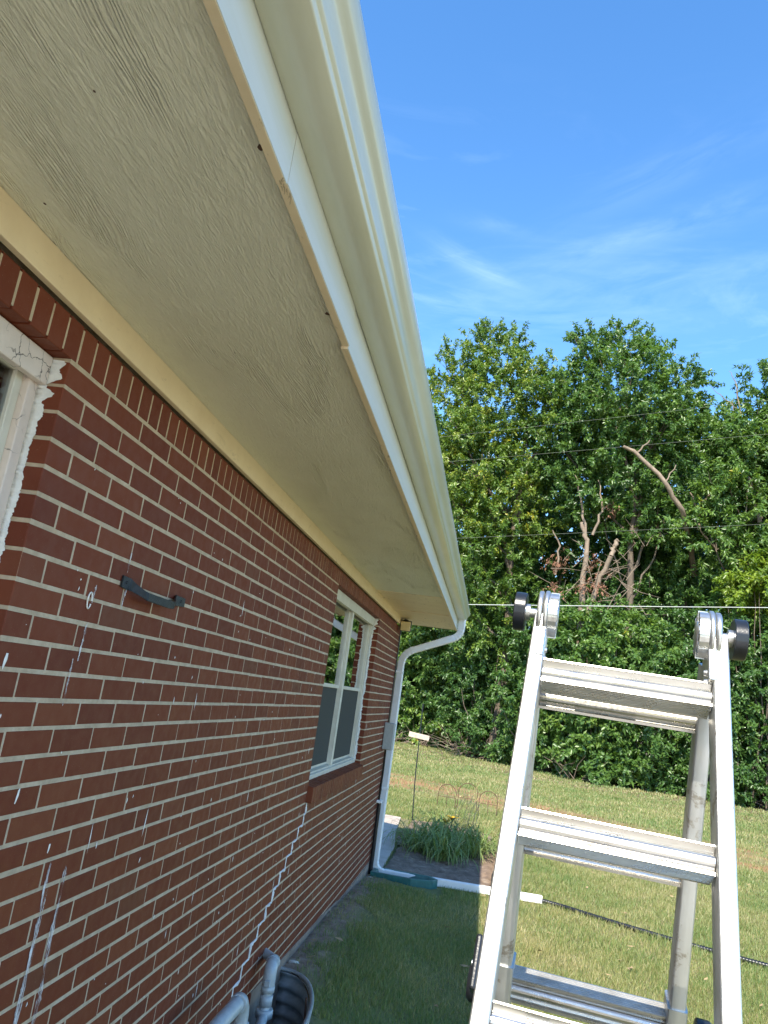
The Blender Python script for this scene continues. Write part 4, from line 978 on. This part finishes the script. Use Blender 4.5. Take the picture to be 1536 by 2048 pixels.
fo_ = fb.build('flower', M['petal'], dl_); s_ = fo_.modifiers.new('solid', 'SOLIDIFY'); s_.thickness = .002
rr = random.Random(2)
sk = MB(); sk.tube([(-.34, 11.7, .0), (-.34, 11.7, .2), (-.335, 11.70, .29)], .004, 5); sk.build('flower_stem', M['straw'], dl_)
for i in range(9):
    sk = MB(); x = -.18 + rr.uniform(-.12, .12); sk.tube([(x, 11.2, 0), (x + rr.uniform(0, .1), 11.25, .5), (x + rr.uniform(0, .28), 11.3, rr.uniform(.7, .95))], [.005, .004, .002], 5); sk.build('stalk', M['straw'], dl_)

# wire hoop border
fe = thing('wire_border', (-.15, 15.2, 0), 'low wire hoop garden border of three dark arches behind the daylily', 'garden fence')
def hoop(cx, y, w, h, inner=True):
    mb = MB(); pts = [Vector((cx - w/2, y, -.05)), Vector((cx - w/2, y, h - w/2))] + [Vector((cx - w/2*math.cos(t), y, h - w/2 + w/2*math.sin(t))) for t in [math.pi*k/12 for k in range(1, 12)]] + [Vector((cx + w/2, y, h - w/2)), Vector((cx + w/2, y, -.05))]
    mb.tube(pts, .0065, 6); mb.tube([(cx, y, -.05), (cx, y, h - .16)], .005, 5); mb.tube([(cx - w/2, y, h*.45), (cx + w/2, y, h*.45)], .005, 5); return mb
hoop(-.59, 15.5, .34, .42).build('hoop', M['rust'], fe); hoop(-.20, 15.45, .36, .50).build('hoop', M['rust'], fe); hoop(.19, 15.4, .34, .42).build('hoop', M['rust'], fe)
# plant stake with a board
sg = thing('garden_stake', (-1.03, 13.0, 0), 'thin dark garden stake with a small weathered board across its top', 'garden stake')
mb = MB(); mb.tube([(-1.0, 13.05, -.05), (-1.04, 13.02, .7), (-1.055, 13.0, W(-.05))], .009, 6); mb.build('pole', M['black_iron'], sg)
mb = MB(); mb.obox(Vector((-1.055, 12.975, W(-.572))), Vector((.168, 0, -.014)), Vector((0, .012, 0)), Vector((.003, 0, .040))); mb.build('board', M['weathered'], sg, bevel=.004)
# black landscape edging
ed = MB(); ep = [Vector(p) for p in ((.24, 9.35, 0), (.30, 10.3, 0), (.37, 11.6, 0), (.46, 13.2, 0), (.54, 14.9, 0))]; ep, _ = smooth_path(ep, 6, .6)
ed.sweep([(.008, -.02), (.008, .13), (0, .14), (-.008, .13), (-.008, -.02)], [(p, Vector((1, -.05, 0)), Vector((.12*math.sin(i), 0, 1))) for i, p in enumerate(ep)], smooth=False)
tag(ed.build('lawn_edging', M['black_plastic']), 'black plastic lawn edging strip standing up beside the soil bed', 'edging')
mb = MB(); mb.box((10.3, 28.9, .0), (12.6, 28.96, .10)); mb.v = [(x, y - (x-10.3)*.02, z) for x, y, z in mb.v]
tag(mb.build('plank', M['weathered'], None, bevel=.008), 'pale plank lying on the dirt at the foot of the right hand shrubs', 'plank')

# ------------------------------------------------------------------ trees and shrubs
def leaf_cloud(lobes, dens, seed, ll=.17, lw=.075, tw=.58, k=40, up=.45, tint0=.5, shell=(.45, 1.08)):
    g_ = np.random.default_rng(seed); P = []; D = []; Tn = []; Rr = []
    for (c, r) in lobes:
        n = max(8, int(dens*r*r)); d = g_.normal(size=(n, 3)); d /= np.linalg.norm(d, axis=1)[:, None]
        f = shell[0] + (shell[1]-shell[0])*g_.random(n)**.6
        wv = 1 + .30*np.sin(d[:, 0]*4.1 + seed + r*7) * np.sin(d[:, 2]*3.7 + seed*1.3) + .12*np.sin(d[:, 1]*7 + d[:, 2]*6 + seed)
        p = np.array(c)[None] + d*(r*f*wv)[:, None]; p[:, 2] = np.maximum(p[:, 2], .25 + .3*g_.random(n))
        P.append(p); D.append(d); lobe_t = g_.normal(0, .10)
        Tn.append(np.clip(tint0 + 1.3*lobe_t + g_.normal(0, .15, n), 0, 1)); Rr.append(np.full(n, r))
    P = np.concatenate(P); D = np.concatenate(D); Tn = np.concatenate(Tn); n = len(P)
    td = D*.75 + np.array([0, 0, up]) + g_.normal(0, .45, (n, 3)); td /= np.linalg.norm(td, axis=1)[:, None]
    L = tw*g_.uniform(.5, 1.2, n)
    N_ = n*k; tt = np.tile(np.linspace(0, 1, k), n) + g_.normal(0, .03, N_)
    base = np.repeat(P, k, 0) + np.repeat(td*L[:, None], k, 0)*tt[:, None]; base[:, 2] -= .22*tt**2*np.repeat(L, k)
    base += g_.normal(0, .035, (N_, 3))
    ld = np.repeat(td, k, 0)*.45 + g_.normal(0, .75, (N_, 3)) + np.array([0, 0, -.38]); ld /= np.linalg.norm(ld, axis=1)[:, None]
    nn_ = np.repeat(D, k, 0)*.6 + np.array([0, -.25, .65]) + g_.normal(0, .55, (N_, 3)); s = np.cross(ld, nn_); s /= np.linalg.norm(s, axis=1)[:, None] + 1e-9; nu = np.cross(s, ld)
    ln = ll*g_.uniform(.6, 1.25, N_)[:, None]; hw = lw*g_.uniform(.7, 1.2, N_)[:, None]*.5
    v0 = base; v1 = base + ld*ln*.42 + s*hw + nu*hw*.35; v2 = base + ld*ln - nu*ln*.10; v3 = base + ld*ln*.42 - s*hw + nu*hw*.35
    V = np.stack([v0, v1, v2, v3], 1).reshape(-1, 3); i = np.arange(N_)[:, None]*4
    F = np.concatenate([i + np.array([[0, 2, 1]]), i + np.array([[0, 3, 2]])], 0)
    return V, F, np.repeat(np.repeat(Tn, k), 4)
def lob(Y, *l): return [(tuple(at(px, py, Y + dy)), r*Y/1530*1.03) for (px, py, r, dy) in l]
def limb(mb, pts, r0, r1, sides=8, wob=.0, seed=0):
    rr_ = random.Random(seed); P = [Vector(p) for p in pts]; out = []
    for i in range(len(P)-1):
        for k in range(4): q = P[i].lerp(P[i+1], k/4); out.append(q + Vector((rr_.uniform(-wob, wob), rr_.uniform(-wob, wob), rr_.uniform(-wob, wob))) if (i or k) else q)
    out.append(P[-1]); n = len(out); mb.tube(out, [r0 + (r1-r0)*i/(n-1) for i in range(n)], sides)
def tree(name, Y, px, lobes, mat, label, seed, dens=62, limbs=(), boughs=True, bare=(), group='tall trees beyond the lawn', tint0=.5, r0=.22, top=700, ll=.175, lw=.08):
    L = lob(Y, *lobes); b = at(px, 1500, Y); b.z = 0
    root = thing(name, b, label, 'tree', group)
    tb = MB(); hi = max(c[2] for c, r in L); rr_ = random.Random(seed)
    limb(tb, [b - Vector((0,0,.3)), b + Vector((.15,.1,hi*.25)), b + Vector((-.1,.2,hi*.5)), b + Vector((.1,0,hi*.8))], r0, .05, 10, .05, seed)
    for c, r in L:                                   # a bough into each lobe
        c = Vector(c)
        if c.z < 2 or not boughs: continue
        if rr_.random() < .45: continue
        z0 = max(1.0, c.z*.68); s_ = Vector((b.x + rr_.uniform(-.1,.1), b.y + .1, z0)); m_ = s_.lerp(c, .5) + Vector((0, 0, -.3))
        limb(tb, [s_, m_, c], min(.09, r*.05), .02, 6, .08, seed + int(c.z*10))
        for q in range(5):
            e_ = c + Vector((rr_.uniform(-1,1), rr_.uniform(-1,1), rr_.uniform(-.4,1)))*r*.8; limb(tb, [c.lerp(m_, .3), e_], .025, .008, 5, .05, q)
    tb.build('trunk', M['bark'], root)
    if bare:
        bb = MB()
        for pts, ra, rb in bare: limb(bb, [at(*p) for p in pts], ra, rb, 8, .04, seed)
        bb.build('bare_limb', M['bare'], root)
    V, F, T = leaf_cloud(L, dens, seed, ll=ll, lw=lw, tint0=tint0)
    from_np('crown', V, F, mat, T, root)
    return root
tree('tree', 31, 985, [(990,720,62,0),(965,690,34,0),(1035,690,30,0),(905,740,52,0),(1010,800,95,-.5),(900,830,85,0),(1080,790,62,0),(1108,770,48,0),(950,920,95,-.6),(1060,900,80,0),(870,930,60,0),(1010,1010,90,0),(920,1050,85,0),(880,1160,70,.5),(980,1130,80,-.5),(860,1000,50,.5),(980,1230,70,0)], M['leaf_warm'],
     'tall bushy tree with yellowing leaves nearest the gutter edge', 41, tint0=.58, ll=.16, lw=.07, dens=70)
tree('tree', 30, 1240, [(1250,700,52,0),(1235,665,22,0),(1180,700,42,0),(1160,680,22,0),(1300,730,50,0),(1240,790,95,-.5),(1150,790,62,0),(1340,790,58,0),(1385,770,30,0),(1400,850,40,.5),(1190,880,88,0),(1300,870,85,0),(1120,880,62,.4),(1370,860,55,0),(1240,960,88,.6),(1330,970,60,.5),(1150,980,62,.6),(1265,1040,44,-.3),(1205,1030,34,.3),(1330,1045,50,0)], M['leaf'],
     'tallest tree in the middle, with a long bare pale limb slanting across it', 42, tint0=.44,
     bare=[([(1247,893,28.2),(1272,905,28.2),(1330,965,28.2),(1362,1020,28.6),(1380,1080,30.0),(1388,1150,31.5)], .06, .12), ([(1275,905,28.2),(1300,880,28.1)], .04, .02), ([(1330,965,28.2),(1352,930,28.3)], .03, .015), ([(1398,1060,29),(1395,1020,29),(1430,975,29)], .07, .03), ([(1395,1020,29),(1380,985,29)], .05, .02)])
tree('tree', 29, 1500, [(1540,770,45,0),(1520,820,42,0),(1470,850,40,0),(1450,880,46,0),(1500,930,75,0),(1545,900,70,0),(1440,980,55,0),(1490,1030,80,0),(1560,1010,80,0),(1420,1070,60,0),(1600,860,80,0),(1610,960,90,0),(1560,1110,80,0),(1680,900,100,0),(1690,1050,110,0)], M['leaf'],
     'tree at the right edge with bare twigs sticking out of its top', 43, tint0=.46, ll=.20, lw=.075,
     bare=[([(1492,880,28.8),(1480,820,28.8),(1472,765,28.8),(1458,742,28.8)], .035, .008), ([(1480,820,28.8),(1440,790,28.8),(1420,772,28.8)], .02, .006), ([(1475,930,28.3),(1500,960,28.3),(1520,1045,28.4)], .05, .09), ([(1500,960,28.3),(1490,1040,28.4)], .03, .02), ([(1470,850,28.8),(1465,800,28.8)], .02, .006)])
tree('tree', 33, 1360, [(1290,1050,75,0),(1390,940,45,0),(1350,1080,75,0),(1390,1160,80,0),(1290,1160,70,0),(1250,1060,50,1.5)], M['leaf_dark'],
     'smaller dark tree filling the gap below the two tallest crowns', 44, tint0=.40, dens=62, boughs=False)
tree('tree', 34, 1090, [(1080,1010,60,0),(1060,1100,70,0),(1130,1060,45,1),(1040,1180,70,0)], M['leaf_dark'], 'low dark tree standing between the yellowing tree and the dead trunk', 45, tint0=.36, dens=55, boughs=False)
tree('tree', 36, 800, [(740,900,120,0),(800,1000,110,0),(720,1050,120,0),(800,1130,90,0),(690,820,100,0)], M['leaf'], 'dense green tree mostly hidden behind the house eave', 46, dens=50)
def shrub(Y, lobes, mat, label, seed, dens=80, tint0=.5, ll=.165, lw=.08):
    L = lob(Y, *lobes)
    if min(c[2] - r for c, r in L) < 2.0:              # skirts reaching the ground
        xa, xb = min(c[0] for c, r in L), max(c[0] for c, r in L); g3 = random.Random(seed)
        for q in range(int((xb - xa)/.75) + 2): L.append(((xa + q*.75 + g3.uniform(-.2, .2), Y + g3.uniform(-.5, .4), g3.uniform(.45, .8)), g3.uniform(.6, .85)))
    b = Vector((sum(c[0] for c, r in L)/len(L), Y, 0)); root = thing('shrub', b, label, 'shrub', 'shrubs along the back of the lawn')
    tb = MB(); rr_ = random.Random(seed)
    for c, r in L:
        for q in range(2):
            e_ = Vector(c) + Vector((rr_.uniform(-1,1), rr_.uniform(-1,.5), rr_.uniform(-.5,.8)))*r*.8; limb(tb, [Vector((b.x + rr_.uniform(-.6,.6), b.y + rr_.uniform(-.3,.3), -.05)), Vector((e_.x*.6 + b.x*.4, e_.y, e_.z*.5)), e_], .035, .010, 5, .06, q + seed)
    tb.build('stem', M['bark'], root)
    V, F, T = leaf_cloud(L, dens, seed, ll=ll, lw=lw, tint0=tint0, up=.2, tw=.5)
    from_np('foliage', V, F, mat, T, root); return root
shrub(35, [(835,1370,60,0),(880,1330,60,0),(840,1440,46,0),(900,1420,50,0),(810,1310,55,0),(790,1400,50,0),(870,1270,60,0)], M['leaf'], 'bright leafy shrub seen under the eave beside the downspout', 51, tint0=.62, ll=.20, lw=.10)
shrub(32, [(950,1290,65,0),(985,1370,70,0),(940,1410,52,0),(1000,1450,48,-.6),(960,1470,34,0),(990,1480,36,-1.2)], M['leaf_dark'], 'dark green shrub to the left of the ladder', 52, tint0=.5, ll=.15, lw=.075, dens=88)
shrub(30, [(1075,1280,62,0),(1100,1350,75,0),(1050,1400,60,0),(1090,1450,62,0),(1060,1490,36,0)], M['leaf_dark'], 'shrub right behind the left ladder rail', 53, tint0=.48)
shrub(28.6, [(1180,1280,62,0),(1200,1360,75,0),(1170,1440,68,0),(1210,1500,52,0),(1250,1530,32,-.3)], M['leaf'], 'broad glossy shrub seen through the upper ladder rungs', 54, tint0=.52, ll=.195, lw=.10)
shrub(28.4, [(1280,1300,66,0),(1310,1380,75,0),(1290,1460,64,0),(1310,1525,44,0),(1350,1340,60,0)], M['leaf'], 'shrub behind the right half of the ladder rungs', 55, tint0=.44)
shrub(28.4, [(1400,1280,64,0),(1410,1370,72,0),(1400,1460,66,0),(1390,1540,42,0),(1440,1520,46,0)], M['leaf_dark'], 'dark shrub directly behind the right ladder rail', 56, tint0=.42, ll=.145, lw=.075, dens=92)
shrub(28.3, [(1500,1290,66,0),(1520,1380,74,0),(1490,1460,64,0),(1530,1530,56,0),(1480,1560,32,-.2),(1600,1420,90,0),(1600,1300,90,0),(1640,1530,70,0)], M['leaf_dark'], 'large shrub at the right edge of the picture above the plank', 57, tint0=.47)
shrub(27.8, [(1505,1160,40,0),(1540,1175,44,0),(1475,1185,28,0),(1570,1150,50,0)], M['leaf_lime'], 'lime green bush tips at the right edge above the ladder hinge', 58, tint0=.5, dens=110)
shrub(31, [(1130,1220,48,0),(1240,1225,55,0),(1330,1215,55,0),(1190,1250,50,0)], M['leaf_dark'], 'low leafy growth at the foot of the bare dead trunk', 59, tint0=.5)
# shaded wood behind everything
wv = []
g2 = random.Random(77)
for i in range(34):
    px = 700 + 36*i; wv += lob(40, (px, 1010 + g2.uniform(-130, 60), 95, g2.uniform(-1, 2)), (px, 1180 + g2.uniform(-60, 60), 105, g2.uniform(-1, 2)), (px, 1360 + g2.uniform(-40, 40), 105, g2.uniform(-1, 2)))
V, F, T = leaf_cloud([l for l in wv], 26, 78, ll=.30, lw=.15, tint0=.3, k=14)
tag(from_np('background_wood', V, F, M['leaf_dark'], T), 'dark mass of foliage showing through gaps between the nearer trees', 'woods', kind='stuff')
# dead trunk with forked bare limbs and brown vine
dt = thing('dead_tree', at(1170, 1500, 29.5), 'bare brown dead trunk with forked pale limbs in the dark gap', 'tree'); 
mb = MB()
for pts, ra, rb in (([(1165,1420,29.5),(1160,1250,29.5),(1168,1150,29.5),(1172,1080,29.5),(1163,1045,29.5)], .14, .07), ([(1172,1080,29.5),(1165,1020,29.4),(1158,975,29.4),(1150,950,29.6)], .06, .015), ([(1185,1070,29.4),(1205,1020,29.3),(1202,985,29.3),(1196,960,29.5)], .055, .012), ([(1205,1020,29.3),(1222,1008,29.3)], .03, .015), ([(1222,1112,29.0),(1228,1095,29.0),(1236,1080,29.0)], .09, .085), ([(1222,1112,29.0),(1195,1170,29.3),(1175,1230,29.4)], .09, .11), ([(1110,1150,29.8),(1120,1090,29.8),(1105,1060,29.8)], .05, .02)):
    limb(mb, [at(*p) for p in pts], ra, rb, 9, .05, 5)
mb.build('trunk', M['bare'], dt)
V, F, T = leaf_cloud(lob(29.4, (1180,1165,22,0),(1200,1130,16,0),(1115,1120,18,.4),(1225,1020,10,0),(1105,1180,14,0)), 120, 90, ll=.14, lw=.05, tint0=.3, k=12, tw=.35, up=-.4); from_np('dead_vine', V, F, M['deadleaf'], T, dt)
tw_ = MB(); rr = random.Random(15)
for i in range(46):
    p = at(rr.uniform(1100, 1300), rr.uniform(1090, 1230), 29.2); d_ = Vector((rr.uniform(-1,1), rr.uniform(-.4,.3), rr.uniform(-.5,.9))).normalized()*rr.uniform(.5, 1.6)
    tw_.tube([p, p + d_*.5 + Vector((0,0,rr.uniform(-.1,.1))), p + d_], [.014, .010, .004], 5)
tw_.build('twig', M['bare'], dt)
def brush(px, py, Y, w, h, n, label, seed):
    c_ = at(px, py, Y); c_.z = 0; mb = MB(); rr_ = random.Random(seed)
    for i in range(n):
        a = c_ + Vector((rr_.uniform(-w, w), rr_.uniform(-.5, .5), rr_.uniform(0, h*.5))); d_ = Vector((rr_.uniform(-1,1), rr_.uniform(-.6,.3), rr_.uniform(-.05,.8))).normalized()*rr_.uniform(.5, 1.3)
        q = [a, a + d_*.5 + Vector((rr_.uniform(-.1,.1), 0, rr_.uniform(0,.12))), a + d_]; mb.tube(q, [.011, .008, .003], 5)
    tag(mb.build('brush_pile', M['bare']), label, 'brush pile', 'piles of dead twigs')
brush(935, 1490, 31.4, .9, .8, 80, 'grey heap of dead twigs under the shrubs beyond the daylily', 3)
brush(815, 1470, 34, .9, .4, 40, 'low scatter of dead twigs beside the white downspout', 4)
brush(1150, 1520, 28.0, .5, .3, 14, 'few dry twigs at the shrub foot seen through the ladder', 6)

# ------------------------------------------------------------------ wires
def wire(p, q, r, mat, name, label, sag=.0, cat='cable', group=None):
    p, q = Vector(p), Vector(q); mb = MB(); n = 24
    mb.tube([p.lerp(q, i/n) - Vector((0, 0, sag*4*(i/n)*(1-i/n))) for i in range(n+1)], r, 6); tag(mb.build(name, mat), label, cat, group)
p0 = at(944, 1208, 14.0); p1 = at(1536, 1213, 14.0)
wire(p0 - (p1-p0)*.45, p0 + (p1-p0)*2.2, .0065, M['wire'], 'service_cable', 'pale taut cable crossing behind the top of the ladder', .02)
for (a, b, Y, lab) in (((880,873),(1420,812),27.0,'upper dark wire slanting across the tall tree crowns'), ((900,922),(1420,877),26.5,'second dark wire slanting across the trees below the first'), ((920,1075),(1420,1052),26.0,'lowest dark wire across the dark middle of the trees')):
    q0, q1 = at(*a, Y), at(*b, Y); wire(q0 - (q1-q0)*.6, q1 + (q1-q0)*.8, .0042, M['dark_wire'], 'overhead_wire', lab, .03, 'wire', 'overhead wires across the trees')
